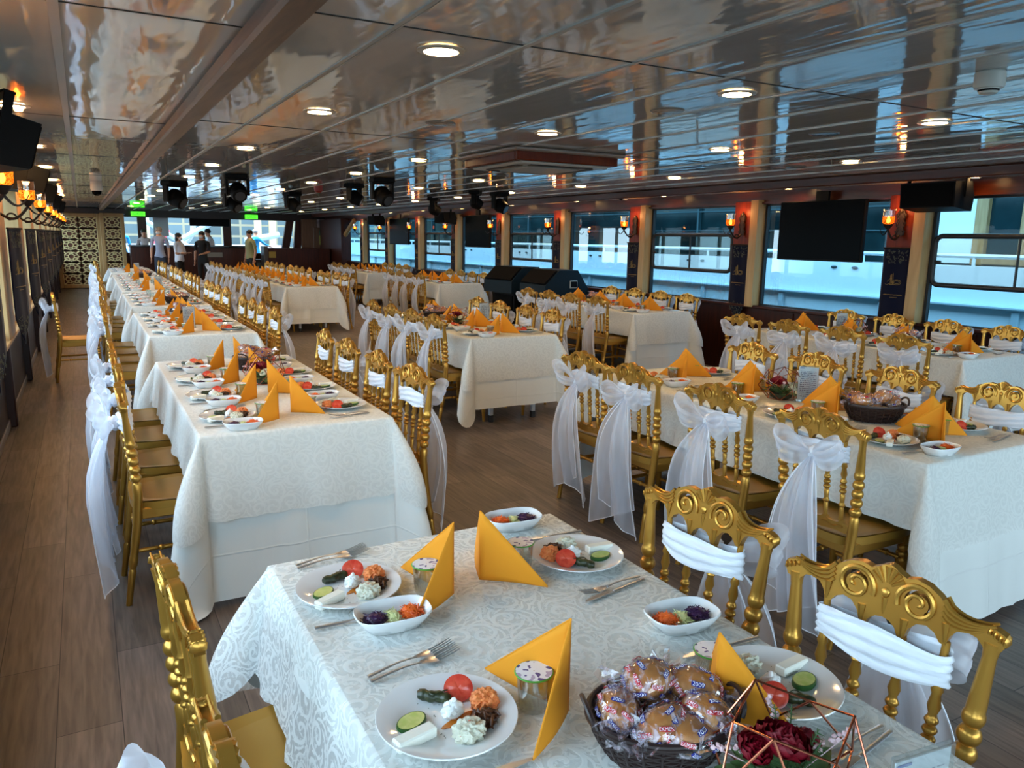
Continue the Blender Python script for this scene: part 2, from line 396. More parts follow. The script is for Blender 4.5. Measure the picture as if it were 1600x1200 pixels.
def ceil_mat():
    m, nt, out = newmat('glossy_ceiling_laminate'); N = nt.nodes; L = nt.links
    p = N.new('ShaderNodeBsdfPrincipled'); L.new(p.outputs[0], out.inputs[0])
    p.inputs['Base Color'].default_value = lin((184, 184, 182)); p.inputs['Roughness'].default_value = .045
    p.inputs['IOR'].default_value = 2.4; p.inputs['Specular IOR Level'].default_value = .5
    t = N.new('ShaderNodeTexCoord'); mp = N.new('ShaderNodeMapping'); mp.inputs['Scale'].default_value = (2.2, .5, 1)
    nz = N.new('ShaderNodeTexNoise'); nz.inputs['Scale'].default_value = 1.6; nz.inputs['Detail'].default_value = 3; nz.inputs['Roughness'].default_value = .55
    b = N.new('ShaderNodeBump'); b.inputs['Strength'].default_value = .35; b.inputs['Distance'].default_value = .02
    L.new(t.outputs['Object'], mp.inputs[0]); L.new(mp.outputs[0], nz.inputs[0]); L.new(nz.outputs[0], b.inputs['Height']); L.new(b.outputs[0], p.inputs['Normal'])
    return m
struct(bx('ceiling', (3.3, 11.5, CZ + .05), (8.6, 30, .1), ceil_mat(), ch=0))
# ceiling seams: raised strips along the hall, dark grooves across it
sm = MB()
for k in range(14):
    x = .94 + .478 * k
    if x > 6.55: break
    sm.box((x, 11.5, CZ - .003), (.016, 29, .006)); sm.box((x + .017, 11.5, CZ - .0015), (.006, 29, .003))
sm.box((-.02, 11.5, CZ - .004), (.03, 29, .008))
struct(sm.build('trim_1', ALU, ang=30))
sm = MB()
for k in range(-1, 9):
    sm.box((3.6, 2.48 + 2.63 * k, CZ - .001), (6.1, .008, .003))
    sm.box((-.02, 2.78 + 2.63 * k, CZ - .001), (1.15, .008, .003))
struct(sm.build('trim_2', P('dark_groove', (34, 32, 30), rough=.6), ang=30))
# brown timber runner left, timber bulkhead right
mb = MB().box((.565, 11.5, CZ - .035), (.11, 29, .07), ch=.012).box((.625, 11.5, CZ - .015), (.03, 29, .03))
struct(mb.build('trim_3', BEAMW, ang=30))
mb = MB().box((6.66, 11.5, CZ - .045), (.05, 29, .09), ch=.01)
struct(mb.build('trim_4', HEADW, ang=30))
mb = MB().box((6.88, 11.5, CZ - .065), (.40, 29, .01))
struct(mb.build('trim_5', P('white_soffit', (176, 172, 166), rough=.15, ior=1.8), ang=30))

# ---- right wall
struct(bx('wall_right', (XR + .06, 11.5, .41), (.12, 29, .82), MAHOG, ch=0))
mb = MB().box((XR + .06, 11.5, 2.16), (.12, 29, .24)).box((XR - .01, 11.5, 2.055), (.05, 29, .02))
struct(mb.build('wall_right_header', HEADW, ang=30))
POSTS = [2.42 + 2.09 * k for k in range(10)]    # near edge of each pillar
mb = MB()
for k in range(1, 12): mb.box((XR - .006, -2.4 + k * 2.09 + .12, .4), (.02, .018, .8))
struct(mb.build('trim_6', MAHOG, ang=30))
mb = MB().box((XR - .02, 11.5, .835), (.10, 29, .035), ch=.008)
struct(mb.build('trim_7', MAHOG, ang=30))
FR = P('black_window_rubber', (14, 14, 16), rough=.5)
ALUF = P('window_alu', (150, 150, 146), rough=.35, metal=.5)
nwin = 0
for k, y0 in enumerate([.33] + POSTS):
    # pillar: cream reveal strip (nearer the camera) then timber pillar
    struct(bx('wall_right_pillar', (XR + .03, y0 + .315, 1.46), (.14, .29, 1.24), REDWOOD))
    cr_ = bx('trim_%d' % (10 + k), (XR - .005, y0 + .1, 1.46), (.17, .12, 1.26), CREAM); struct(cr_)
    nwin += 1
    a, b = y0 + .46, y0 + 2.09 + .03
    w = empty('window_%d' % nwin, (XR + .05, (a + b) / 2, 1.44)); w['kind'] = 'structure'
    hw = (b - a) / 2
    def fr(mb, y0_, y1_, z0, z1, t, d, x=0):
        mb.box((x, (y0_ + y1_) / 2, z0 + t / 2), (d, y1_ - y0_, t)); mb.box((x, (y0_ + y1_) / 2, z1 - t / 2), (d, y1_ - y0_, t))
        mb.box((x, y0_ + t / 2, (z0 + z1) / 2), (d, t, z1 - z0 - 2 * t)); mb.box((x, y1_ - t / 2, (z0 + z1) / 2), (d, t, z1 - z0 - 2 * t))
    m1 = MB(); fr(m1, -hw, hw, -.6, .61, .028, .05); m1.build('window_frame', FR, w, ang=30)
    if k % 2 == 1:
        m1 = MB()
        zz0, zz1, r = -.215, .245, .07; ya, yb = -hw + .10, hw - .03
        pts = []
        for cy_, cz_, a0 in ((yb - r, zz1 - r, 0), (ya + r, zz1 - r, 90), (ya + r, zz0 + r, 180), (yb - r, zz0 + r, 270)):
            for j in range(7):
                an = math.radians(a0 + 15 * j); pts.append((0, cy_ + r * cos(an), cz_ + r * sin(an)))
        m1.tube(pts, .024, 8, closed=True)
        m1.box((0, (ya + yb) / 2, (zz0 + zz1) / 2), (.02, .014, zz1 - zz0))
        m1.box((-.02, yb - .06, .0), (.03, .05, .035), ch=.006)
        m1.build('sliding_frame', FR, w, ang=50)
        # clear sliding pane plus tinted glass around it
        MB().box((0, (ya + yb) / 2, (zz0 + zz1) / 2), (.004, yb - ya - .01, zz1 - zz0 - .01)).build('sliding_pane', CLEARPANE, w, smooth=False)
        g = MB(); h1 = .60
        g.add([(.01, -hw, -h1), (.01, hw, -h1), (.01, hw, zz0), (.01, -hw, zz0)], [(0, 1, 2, 3)])
        g.add([(.01, -hw, zz1), (.01, hw, zz1), (.01, hw, h1), (.01, -hw, h1)], [(0, 1, 2, 3)])
        g.add([(.01, -hw, zz0), (.01, ya, zz0), (.01, ya, zz1), (.01, -hw, zz1)], [(0, 1, 2, 3)])
        g.add([(.01, yb, zz0), (.01, hw, zz0), (.01, hw, zz1), (.01, yb, zz1)], [(0, 1, 2, 3)])
        g.build('window_glass', TINT, w, smooth=False)
    else:
        MB().add([(.01, -hw, -.6), (.01, hw, -.6), (.01, hw, .6), (.01, -hw, .6)], [(0, 1, 2, 3)]).build('window_glass', TINT, w, smooth=False)
# window behind the camera side on the right
# ---- left wall
PIL = [.45 + 2.3 * k for k in range(-1, 11)]
struct(bx('wall_left', (XL - .07, 11.5, .36), (.12, 29, .72), DKWOOD, ch=0))
struct(bx('wall_left_header', (XL - .07, 11.5, 2.15), (.12, 29, .24), MAHOG, ch=0))
mb = MB().box((XL + .02, 11.5, .735), (.14, 29, .03), ch=.006); struct(mb.build('trim_8', CREAM, ang=30))
struct(bx('baseboard_left', (XL - .004, 11.5, .035), (.014, 29, .07), P('pale_skirting', (120, 110, 100), rough=.4)))
mb = MB()
for i, y in enumerate(PIL):
    mb.box((XL + .015, y, .38), (.07, .11, .76), ch=.01)
struct(mb.build('trim_9', P('dark_pilaster', (44, 20, 16), rough=.35), ang=30))
for i, y in enumerate(PIL):
    struct(bx('wall_left_pillar', (XL - .0, y, 1.4), (.16, .62, 1.32), CREAM))
    w = empty('window_%d' % (20 + i), (XL - .04, y + 1.15, 1.4)); w['kind'] = 'structure'
    m1 = MB()
    for (c, d) in (((0, -.95, 0), (.13, .06, 1.3)), ((0, .95, 0), (.13, .06, 1.3)), ((0, 0, .62), (.13, 1.9, .06)), ((0, 0, -.62), (.13, 1.9, .06)), ((.0, .05, 0), (.10, .05, 1.2))):
        m1.box(c, d, ch=.006)
    m1.build('window_frame', CREAM, w, ang=30)
    MB().add([(-.02, -.95, -.62), (-.02, .95, -.62), (-.02, .95, .62), (-.02, -.95, .62)], [(0, 1, 2, 3)]).build('window_glass', glassy('left_pane', (.86, .93, .96), .1) if i == 0 else D.materials['left_pane'], w, smooth=False)
# ---- wall behind the camera, glazed
struct(bx('wall_back', (3.3, YN, .35), (8.6, .12, .7), DKWOOD, ch=0))
mb = MB()
for x in (-.6, .9, 2.4, 3.9, 5.4, 7.1): mb.box((x, YN, 1.45), (.16, .12, 1.6))
struct(mb.build('wall_back_posts', CREAM, ang=30))

# ---- far end
YE = 25.6
mb = MB().box((3.3, YE, 2.16), (8.6, .25, .24)); struct(mb.build('wall_front_header', P('dark_header', (22, 10, 8), rough=.4, spec=.3), ang=30))
mb = MB()
for x, lean in ((1.62, 0), (4.02, .0), (5.75, .22), (6.15, .12)):
    mb.add([(x - .12, YE - .05, .9), (x + .12, YE - .05, .9), (x + .12 + lean, YE - .05, 2.05), (x - .12 + lean, YE - .05, 2.05),
            (x - .12, YE + .07, .9), (x + .12, YE + .07, .9), (x + .12 + lean, YE + .07, 2.05), (x - .12 + lean, YE + .07, 2.05)],
           [(0, 1, 2, 3), (4, 5, 6, 7), (0, 1, 5, 4), (1, 2, 6, 5), (2, 3, 7, 6), (3, 0, 4, 7)])
struct(mb.build('wall_front_posts', MAHOG, ang=30))
struct(bx('wall_front_base', (3.3, YE + .1, .5), (8.6, .1, 1.0), MAHOG, ch=0))
mb = MB().box((6.85, YE - .25, 1.05), (1.15, .1, 2.1)); struct(mb.build('wall_front_right', wood('far_door_wood', (86, 56, 34), (110, 74, 46), .35, (8, 8, .7)), ang=30))
# door with notices
d_ = empty('door_1', (6.95, YE - .33, 0)); d_['kind'] = 'structure'
MB().box((0, 0, .95), (.62, .03, 1.8), ch=.01).build('door_panel', D.materials['far_door_wood'], d_, ang=30)
MB().box((-.2, -.03, 1.0), (.05, .04, .14), ch=.01).build('door_handle', ALU, d_, ang=30)
nt_ = empty('door_notice', (6.93, YE - .36, 1.55)); tag(nt_, 'small green safety notice over a yellow sheet on the far brown door', 'notice')
MB().box((0, 0, .14), (.2, .008, .16)).build('green_panel', P('green_notice', (40, 100, 80)), nt_, smooth=False)
MB().box((0, 0, -.1), (.2, .008, .3)).build('yellow_sheet', P('yellow_notice', (170, 170, 80)), nt_, smooth=False)
tag(MB().box((6.9, YE - .32, 1.98), (.26, .01, .28)).build('wall_notice', P('white_notice', (150, 130, 130), var=((190, 176, 172), 9)), smooth=False), 'white and red printed notice above the far brown door', 'notice')

# lattice screens
LAT = P('gilt_cream_lattice', (214, 196, 140), rough=.45)
LBACK = P('brown_lattice_back', (92, 48, 24), rough=.5)
def lattice(name, x0, x1, z0, z1, y, nx, nz, label):
    e = empty(name, ((x0 + x1) / 2, y, 0)); w = x1 - x0; xc = (x0 + x1) / 2
    f = MB(); fw = .10
    for cx_ in (-w / 2 + fw / 2, w / 2 - fw / 2): f.box((cx_, 0, (z0 + z1) / 2), (fw, .07, z1 - z0), ch=.01)
    for cz_ in (z0 + fw / 2, z1 - fw / 2): f.box((0, 0, cz_), (w - 2 * fw, .07, fw), ch=.01)
    f.build('frame', CREAM, e, ang=30)
    MB().box((0, .04, (z0 + z1) / 2), (w - 2 * fw, .01, z1 - z0 - 2 * fw)).build('back_panel', LBACK, e, smooth=False)
    g = MB(); iw, ih = w - 2 * fw, z1 - z0 - 2 * fw; cw, chh = iw / nx, ih / nz; t = .023
    def bar(a, b, tt=t):
        a = Vector(a); b = Vector(b); d = b - a; an = atan2(d.y, d.x)
        g.box(((a.x + b.x) / 2, 0, (a.y + b.y) / 2), (d.length, .03, tt), rot=Matrix.Rotation(-an, 3, 'Y'))
    for i in range(nx):
        for j in range(nz):
            cx_ = -iw / 2 + (i + .5) * cw; cz_ = z0 + fw + (j + .5) * chh; r1 = .17 * cw; r2 = .40 * cw
            o8 = [(cx_ + r1 * cos(pi / 8 + k * pi / 4), cz_ + r1 * sin(pi / 8 + k * pi / 4)) for k in range(8)]
            p8 = [(cx_ + r2 * cos(pi / 8 + k * pi / 4), cz_ + r2 * sin(pi / 8 + k * pi / 4) * chh / cw) for k in range(8)]
            for k in range(8):
                bar(o8[k], o8[(k + 1) % 8]); bar(p8[k], p8[(k + 1) % 8]); bar(o8[k], p8[k])
                a = k * pi / 4
                if k % 2: bar((cx_ + .37 * cw * cos(a), cz_ + .37 * chh * sin(a)), (cx_ + .68 * cw * cos(a), cz_ + .68 * chh * sin(a)), t * 1.3)
                else: bar((cx_ + .37 * cw * cos(a), cz_ + .37 * chh * sin(a)), (cx_ + .5 * cw * cos(a), cz_ + .5 * chh * sin(a)))
            hx, hz = cw / 2, chh / 2
            bar((cx_ - hx, cz_ - hz), (cx_ + hx, cz_ - hz)); bar((cx_ - hx, cz_ + hz), (cx_ + hx, cz_ + hz)); bar((cx_ - hx, cz_ - hz), (cx_ - hx, cz_ + hz)); bar((cx_ + hx, cz_ - hz), (cx_ + hx, cz_ + hz))
    g.build('lattice', LAT, e, smooth=False, fix=False)
    tag(e, label, 'screen')
lattice('lattice_screen', -.60, .52, .02, 2.10, 24.9, 2, 6, 'wide cream lattice screen of star rosettes beside the left wall')
lattice('lattice_screen', .50, 1.12, .02, 2.12, 24.78, 1, 6, 'narrow cream lattice screen, one rosette wide, next to the bar opening')
mb = MB().box((.26, 25.1, 2.17), (1.8, .5, .14)); struct(mb.build('trim_30', D.materials['dark_header'], ang=30))

# bar counters
b = empty('bar_counter', (2.9, 24.6, 0)); tag(b, 'long dark mahogany bar counter where the staff in masks stand', 'counter')
MB().box((0, 0, .6), (3.4, .5, 1.2), ch=.01).build('body', MAHOG, b, ang=30)
MB().box((0, -.03, 1.225), (3.5, .6, .05), ch=.01).build('counter_top', P('black_stone', (20, 18, 18), rough=.15), b, ang=30)
MB().box((.55, -.26, .98), (.42, .01, .14)).build('plaque', P('dull_silver', (110, 106, 98), rough=.4, metal=.5), b, smooth=False)
b = empty('service_cabinet', (5.85, 24.2, 0)); tag(b, 'dark red-brown cabinet standing right of the gap in the bar', 'cabinet')
MB().box((0, 0, .6), (1.9, .5, 1.2), ch=.01).build('body', MAHOG, b, ang=30)
MB().box((-1.0, 0, .62), (.12, .52, 1.26), ch=.01).build('end_panel', P('grey_brown', (62, 52, 48), rough=.4), b, ang=30)
MB().box((-.82, -.26, 1.0), (.2, .01, .18)).build('yellow_notice', P('yellow_label', (150, 130, 50)), b, smooth=False)
b = empty('low_fridge', (4.88, 24.8, 0)); tag(b, 'small dark cabinet with a pale framed door in the bar gap', 'cabinet')
MB().box((0, 0, .42), (.5, .4, .84), ch=.01).build('body', P('dark_brown', (50, 34, 28)), b, ang=30)
MB().box((0, -.21, .45), (.4, .02, .6)).build('door', P('grey_glassy', (96, 110, 104), rough=.2), b, smooth=False)
# bow side wall: cream diagonal strut before the first far window
mb = MB().tube([(6.9, 24.9, 1.0), (6.95, 23.4, 1.35), (7.05, 22.2, 2.05)], .07, 8)
struct(mb.build('trim_31', CREAM, ang=40))
mb = MB().box((7.0, 24.2, 1.05), (.3, 2.6, 2.1)); struct(mb.build('wall_right_bow', MAHOG, ang=30))

# exit signs
GREEN = P('lit_green_sign', (60, 220, 40), emis=(70, 230, 40), es=1.0)
def text_mesh(body, size, depth=.0, name='letters', align='CENTER'):
    cu = D.curves.new('txt', 'FONT'); cu.body = body; cu.size = size; cu.extrude = depth; cu.align_x = align; cu.align_y = 'CENTER'
    o = D.objects.new('txt', cu); C.objects.link(o)
    dg = bpy.context.evaluated_depsgraph_get(); me = D.meshes.new_from_object(o.evaluated_get(dg))
    D.objects.remove(o); return me
def text_obj(body, size, mat, parent, loc, rot, name='lettering', depth=.001):
    me = text_mesh(body, size, depth); me.materials.clear(); me.materials.append(mat)
    o = D.objects.new(name, me); C.objects.link(o); o.parent = parent; o.location = loc; o.rotation_euler = rot; return o
for x, lb in ((1.52, 'green lit exit sign next to the lattice screens, hung under the header'), (4.72, 'green lit exit sign hung above the man in blue outside')):
    e = empty('exit_sign', (x, 25.3, 2.13)); tag(e, lb, 'sign', 'exit signs over the bar')
    MB().box((0, 0, 0), (.38, .03, .13), ch=.005).build('panel', GREEN, e, ang=30)
    MB().tube([(0, 0, .06), (0, 0, .135)], .008, 6).build('hanger', BLACK, e)
    text_obj('\u00c7IKI\u015e', .11, P('dark_green_ink', (16, 90, 30)), e, (0, -.018, 0), (pi / 2, 0, 0))
tag(MB().box((3.5, 25.44, 1.93), (1.15, .06, .22), ch=.01).build('soundbar', BLACK, ang=30), 'long black box hung above the bar in the middle of the opening', 'speaker')
tag(MB().box((2.15, 25.75, 1.78), (.42, .01, .58)).build('white_poster', P('white_poster_paper', (200, 214, 226)), smooth=False), 'blank white sheet on the bar window beside the first exit sign', 'poster')

# ---------------------------------------------------------------- outside
struct(bx('outside_quay', (3.5, 50, -.4), (60, 40, .2), P('quay_concrete', (96, 98, 96)), ch=0))
SW = P('grey_water', (60, 84, 88), rough=.12, bump=(1.2, .6, .1))
struct(MB().add([(-80, -60, -1.2), (90, -60, -1.2), (90, 29, -1.2), (-80, 29, -1.2)], [(0, 1, 2, 3)]).build('water', SW, smooth=False))
def facade_mat():
    m, nt, out = newmat('pier_building'); N = nt.nodes; L = nt.links
    p = N.new('ShaderNodeBsdfPrincipled'); L.new(p.outputs[0], out.inputs[0]); p.inputs['Roughness'].default_value = .4
    t = N.new('ShaderNodeTexCoord'); sp = N.new('ShaderNodeSeparateXYZ'); cb = N.new('ShaderNodeCombineXYZ')
    L.new(t.outputs['Object'], sp.inputs[0]); L.new(sp.outputs[0], cb.inputs[0]); L.new(sp.outputs[2], cb.inputs[1])
    br = N.new('ShaderNodeTexBrick'); br.offset = 0; br.inputs['Scale'].default_value = 1; br.inputs['Brick Width'].default_value = .8; br.inputs['Row Height'].default_value = .5
    br.inputs['Mortar Size'].default_value = .05; br.inputs['Color1'].default_value = lin((84, 106, 114)); br.inputs['Color2'].default_value = lin((58, 74, 78)); br.inputs['Mortar'].default_value = lin((134, 130, 108))
    L.new(cb.outputs[0], br.inputs[0]); L.new(br.outputs[0], p.inputs['Base Color']); return m
tag(MB().box((4.0, 38, 3.2), (22, 2, 7.5)).build('pier_building', facade_mat(), smooth=False), 'pale gridded building on the quay seen through the far bar windows', 'building')
WB = P('white_boat_paint', (150, 168, 180), rough=.4)
sh = empty('moored_boat', (3.2, 31, 0)); tag(sh, 'white boat bow with slanting struts moored beyond the bar windows', 'boat')
mb = MB().box((0, 0, .45), (7.5, 1.6, 1.5), ch=.2); mb.build('hull', WB, sh, ang=30)
mb = MB().tube([(-1.3, -.4, 2.1), (.2, -.3, 1.15)], .09, 8).tube([(1.9, -.3, 2.45), (-.1, -.2, 1.3)], .10, 8).tube([(2.3, 0, 1.35), (3.6, 0, 1.6)], .12, 8)
mb.build('struts', WB, sh)
MB().box((-.6, .2, 1.45), (.3, .3, .7), rot=Matrix.Rotation(.5, 3, 'Y')).build('red_panel', P('faded_red', (190, 90, 96)), sh, ang=30)
ring = MB().tube([(-.1 + .62 * cos(a), .3, 1.9 + .75 * sin(a)) for a in [i * 2 * pi / 24 for i in range(24)]], .1, 8, closed=True)
ring.build('curved_arch', P('grey_arch', (150, 156, 156)), sh)
col = MB()
for i, x in enumerate((1.9, 5.5, 6.0, 7.2)):
    tag(MB().lathe([(.16, 0), (.16, 4)], 12, (x * 1.25, 35.5, -.3)).build('quay_column', P('tan_column_%d' % i if i == 0 else 'tan_column', (190, 176, 140)) if i == 0 else D.materials['tan_column_0'], ang=40),
        ['tan round column outside, seen between the waiter and the poster', 'tan round column outside, seen behind the man in blue', 'tan round column outside, seen just right of the man in blue', 'tan round column outside, seen through the slanted far window'][i], 'column', 'columns on the quay')

# the white ship alongside
XS = 9.6
s = empty('white_ship', (XS, 11, 0)); tag(s, 'long white ship moored alongside with white railings and dark deck windows', 'ship')
mb = MB().box((.2, 0, .1), (.4, 40, 2.5)); mb.build('hull', HULL, s, ang=30)
mb = MB().box((-.05, 0, .875), (.10, 40, .06), ch=.02)
for k in range(22): mb.box((-.03, -18.3 + 1.75 * k, .45), (.06, .09, .85), ch=.01)
mb.build('rubbing_strake', HULL_GREY, s, ang=30)
mb = MB().tube([(0.02, -20, 1.475), (0.02, 20, 1.475)], .028, 8)
for k in range(26): mb.tube([(0.02, -19.4 + 1.55 * k, 1.33), (0.02, -19.4 + 1.55 * k, 1.475)], .022, 8)
mb.build('railing', HULL, s)
mb = MB()
for k in range(12): mb.blob((-.01, -16.2 + 3.1 * k, 1.27), (.02, .055, .02)).blob((-.01, -15.85 + 3.1 * k, 1.27), (.02, .055, .02))
mb.build('fairleads', P('fairlead_dark', (40, 60, 66)), s)
SHG = P('ship_dark_glass', (12, 30, 34), rough=.12, spec=.25, var=((34, 58, 60), 1.2))
MB().box((1.6, .5, 2.1), (.1, 40, 1.9)).build('deck_windows', SHG, s, smooth=False)
MB().box((1.0, 0, 1.33), (1.4, 40, .02)).build('deck', P('ship_deck', (50, 66, 68)), s, smooth=False)
mb = MB().box((1.52, 0, 2.62), (.12, 40, .10)).box((1.52, 0, 2.2), (.06, 40, .03)).box((1.52, 0, 1.82), (.06, 40, .02))
for k in range(16): mb.box((1.52, -15 + 2.3 * k, 2.1), (.08, .05, 1.6))
mb.build('window_mullions', P('teal_grey_paint', (66, 92, 98)), s, ang=30)
MB().box((.9, 0, 2.95), (1.6, 40, .10)).build('upper_deck', P('ship_upper', (52, 74, 80)), s, smooth=False)
# tan timber wheelhouse on the ship, right side of the frame
w = empty('timber_wheelhouse', (XS + .75, 5.44, 1.3)); tag(w, 'tan timber cabin with dark panes standing on the white ship', 'cabin')
TAN = wood('tan_cabin_wood', (160, 118, 74), (186, 144, 98), .45, (8, 8, .8))
mb = MB()
for y in (.48, -.10, -.80): mb.box((0, y, .60), (.12, .16, 1.1), ch=.01)
for z in (.13, 1.02): mb.box((0, -.16, z), (.11, 1.4, .14), ch=.01)
mb.build('frame', TAN, w, ang=30)
MB().box((.03, -.2, .58), (.02, 1.3, .96)).build('panes', SHG, w, smooth=False)
MB().box((.0, 1.05, .62), (.1, 1.0, 1.1)).build('white_panel', HULL, w, smooth=False)
# ---------------------------------------------------------------- fittings on ceiling and walls
def downlight_proto():
    e = empty('ceiling_downlight')
    MB().lathe([(.062, -.002), (.088, -.004), (.088, -.008), (.064, -.012), (.062, -.002)], 28, cap=False).build('rim', P('downlight_rim', (190, 184, 170), rough=.3, metal=.4), e)
    MB().lathe([(.002, -.006), (.066, -.006), (.066, -.004)], 28, cap=True).build('diffuser', LAMP, e)
    return e
dl = downlight_proto()
rows = [1.19, 2.65, 4.13, 5.57]; ys = [.8, 2.69, 4.32, 6.48, 8.25, 10.1, 11.9, 13.8, 15.8, 17.8, 20, 22.4]
ordn = ['first', 'second', 'third', 'fourth', 'fifth', 'sixth', 'seventh', 'eighth', 'ninth', 'tenth', 'eleventh', 'twelfth', 'thirteenth', 'fourteenth', 'fifteenth']
for i, x in enumerate(rows):
    n = 0
    for j, y in enumerate(ys):
        if j == 0 or (i == 3 and y < 3): 
            continue
        inst(dl, (x, y, CZ), 0, 'warm recessed ceiling light, %s of the %s row from the brown runner' % (ordn[n], ordn[i]), 'ceiling light', 'recessed ceiling lights'); n += 1
for n, y in enumerate([2.9, 5.1, 7.4, 9.7, 12, 14.4, 17]):
    inst(dl, (-.27, y, CZ), 0, 'warm recessed light in the narrow strip above the wainscot wall, %s from the near end' % ordn[n], 'ceiling light', 'recessed ceiling lights')
for n, y in enumerate([4.05, 6.1, 8.2, 10.3, 12.4, 14.5, 16.6, 18.7]):
    inst(dl, (6.88, y, CZ - .072), 0, 'small warm light in the soffit above the ship-side windows, %s from the near end' % ordn[n], 'ceiling light', 'recessed ceiling lights', scale=.55)
# round ceiling plates
pl = MB().lathe([(.002, -.010), (.05, -.010), (.085, -.006), (.09, 0)], 24).build('ceiling_plate', P('plate_grey', (120, 116, 110), rough=.2))
for x, y, lb in ((2.72, 3.25, 'grey round plate close by the first light of the second row'), (4.05, 3.35, 'grey round plate ahead of the smoke detector'), (1.92, 4.35, 'grey round plate between two light rows'), (4.75, 2.55, 'dark round plate by the edge light'), (5.6, 4.9, 'small dark round plate above the television'), (1.9, 8.1, 'far round plate near the hanging spotlights')):
    inst(pl, (x, y, CZ), 0, lb + ' on ceiling', 'ceiling plate', 'round ceiling plates')
# smoke detector
e = empty('smoke_detector', (3.14, 1.84, CZ)); tag(e, 'off-white round smoke detector under the ceiling near the windows', 'smoke detector')
MB().lathe([(.050, 0), (.054, -.004), (.056, -.05), (.050, -.062)], 28).build('body', WHITE, e)
mb = MB().lathe([(.038, -.060), (.038, -.068), (.030, -.082), (.012, -.086)], 28); mb.build('sensor_cap', WHITE, e)
MB().lathe([(.0375, -.066), (.0385, -.069), (.035, -.074)], 28, cap=False).build('slots', BLACK, e)
# dome camera
e = empty('dome_camera', (.24, 12.1, CZ)); tag(e, 'white dome camera hanging from the ceiling beside the brown runner', 'camera')
MB().lathe([(.07, 0), (.075, -.09), (.068, -.12)], 20).build('housing', WHITE, e)
MB().lathe([(.06, -.12), (.055, -.16), (.02, -.185)], 20).build('dome', BLACK_GLOSS, e)
e = empty('wall_camera', (6.75, 8.9, 2.16)); tag(e, 'small white camera under the soffit above the ship-side windows', 'camera')
MB().box((0, 0, .03), (.12, .07, .07), ch=.02).build('housing', WHITE, e); MB().lathe([(.03, 0), (.03, .02)], 14, (-.06, -.02, .02), (-1, -.6, -.2)).build('lens', BLACK, e)
tag(MB().lathe([(.06, 0), (.055, -.07), (.03, -.09)], 18, (2.9, 10.7, CZ)).build('alarm_sounder', P('red_alarm', (150, 30, 24), rough=.4)), 'red alarm sounder on the ceiling beyond the air conditioner', 'alarm')
# air-conditioning cassette with timber collar
e = empty('air_conditioner', (3.30, 5.50, CZ)); e.scale = (.86, .86, .8); tag(e, 'square ceiling air conditioner in a dark timber collar', 'air conditioner')
mb = MB()
for (c, d) in (((0, -.5, -.07), (1.06, .05, .10)), ((0, .5, -.07), (1.06, .05, .10)), ((-.505, 0, -.07), (.05, .95, .10)), ((.505, 0, -.07), (.05, .95, .10))): mb.box(c, d, ch=.008)
mb.build('timber_collar', REDWOOD, e, ang=30)
MB().box((0, 0, -.0215), (1.16, 1.16, .04), ch=.012).build('backing_board', P('taupe_board', (130, 112, 100), rough=.3), e, ang=30)
MB().box((0, 0, -.125), (.94, .94, .03), ch=.012).build('panel', P('ac_panel', (176, 176, 168), rough=.35), e, ang=30)
mb = MB()
for (c, d) in (((0, -.38, -.142), (.66, .07, .012)), ((0, .38, -.142), (.66, .07, .012)), ((-.38, 0, -.142), (.07, .6, .012)), ((.38, 0, -.142), (.07, .6, .012))): mb.box(c, d, ch=.004)
mb.build('air_slots', P('slot_dark', (20, 20, 20)), e, ang=30)
mb = MB().box((0, 0, -.146), (.56, .56, .018), ch=.008); mb.build('intake_grille', P('ac_grille', (160, 162, 156), rough=.4, bump=(60, .5, .002)), e, ang=30)

# moving-head spotlights
def spot_proto():
    e = empty('moving_head_light')
    MB().box((0, 0, -.03), (.26, .20, .06), ch=.012).build('base', BLACK, e, ang=30)
    mb = MB().box((-.12, 0, -.15), (.03, .10, .2), ch=.01).box((.12, 0, -.15), (.03, .10, .2), ch=.01).box((0, 0, -.066), (.26, .10, .014)); mb.build('yoke', BLACK, e, ang=30)
    mb = MB().blob((0, 0, -.20), (.10, .10, .11), 3).lathe([(.09, 0), (.10, .05), (.085, .12), (.07, .13)], 20, (0, -.0, -.2), (.3, -.8, -.5))
    h = mb.build('head', BLACK, e)
    MB().lathe([(.002, .132), (.06, .131)], 18, (0, 0, -.2), (.3, -.8, -.5)).build('lens', P('lens_glass', (60, 66, 72), rough=.05), h)
    return e
sp = spot_proto()
for x, y, rz, s_, lb in ((1.12, 11.1, .5, 1.25, 'black moving spotlight hung by the brown runner'), (1.6, 9.3, -.3, 1.1, 'black moving spotlight hung beside the first, boxy head up'), (2.1, 12.7, .2, 1.2, 'black moving spotlight just beyond and below the boxy one'),
                         (3.1, 8.7, 0, 1.15, 'black moving spotlight beside the air conditioner, wainscot side'), (3.15, 9.9, .6, 1.0, 'black moving spotlight behind the one by the air conditioner'), (2.97, 12.5, .4, 1.1, 'black moving spotlight alone in the middle distance'),
                         (5.3, 12.3, 1.0, 1.1, 'black moving spotlight close to the windows, with a patterned lens'), (5.4, 10.1, .2, 1.1, 'black moving spotlight window side of the air conditioner, upper of a pair'), (5.0, 10.1, .9, .95, 'black moving spotlight window side of the air conditioner, lower of a pair')):
    inst(sp, (x, y, CZ), rz, lb, 'spotlight', 'moving spotlights under the ceiling', scale=s_ * .86)

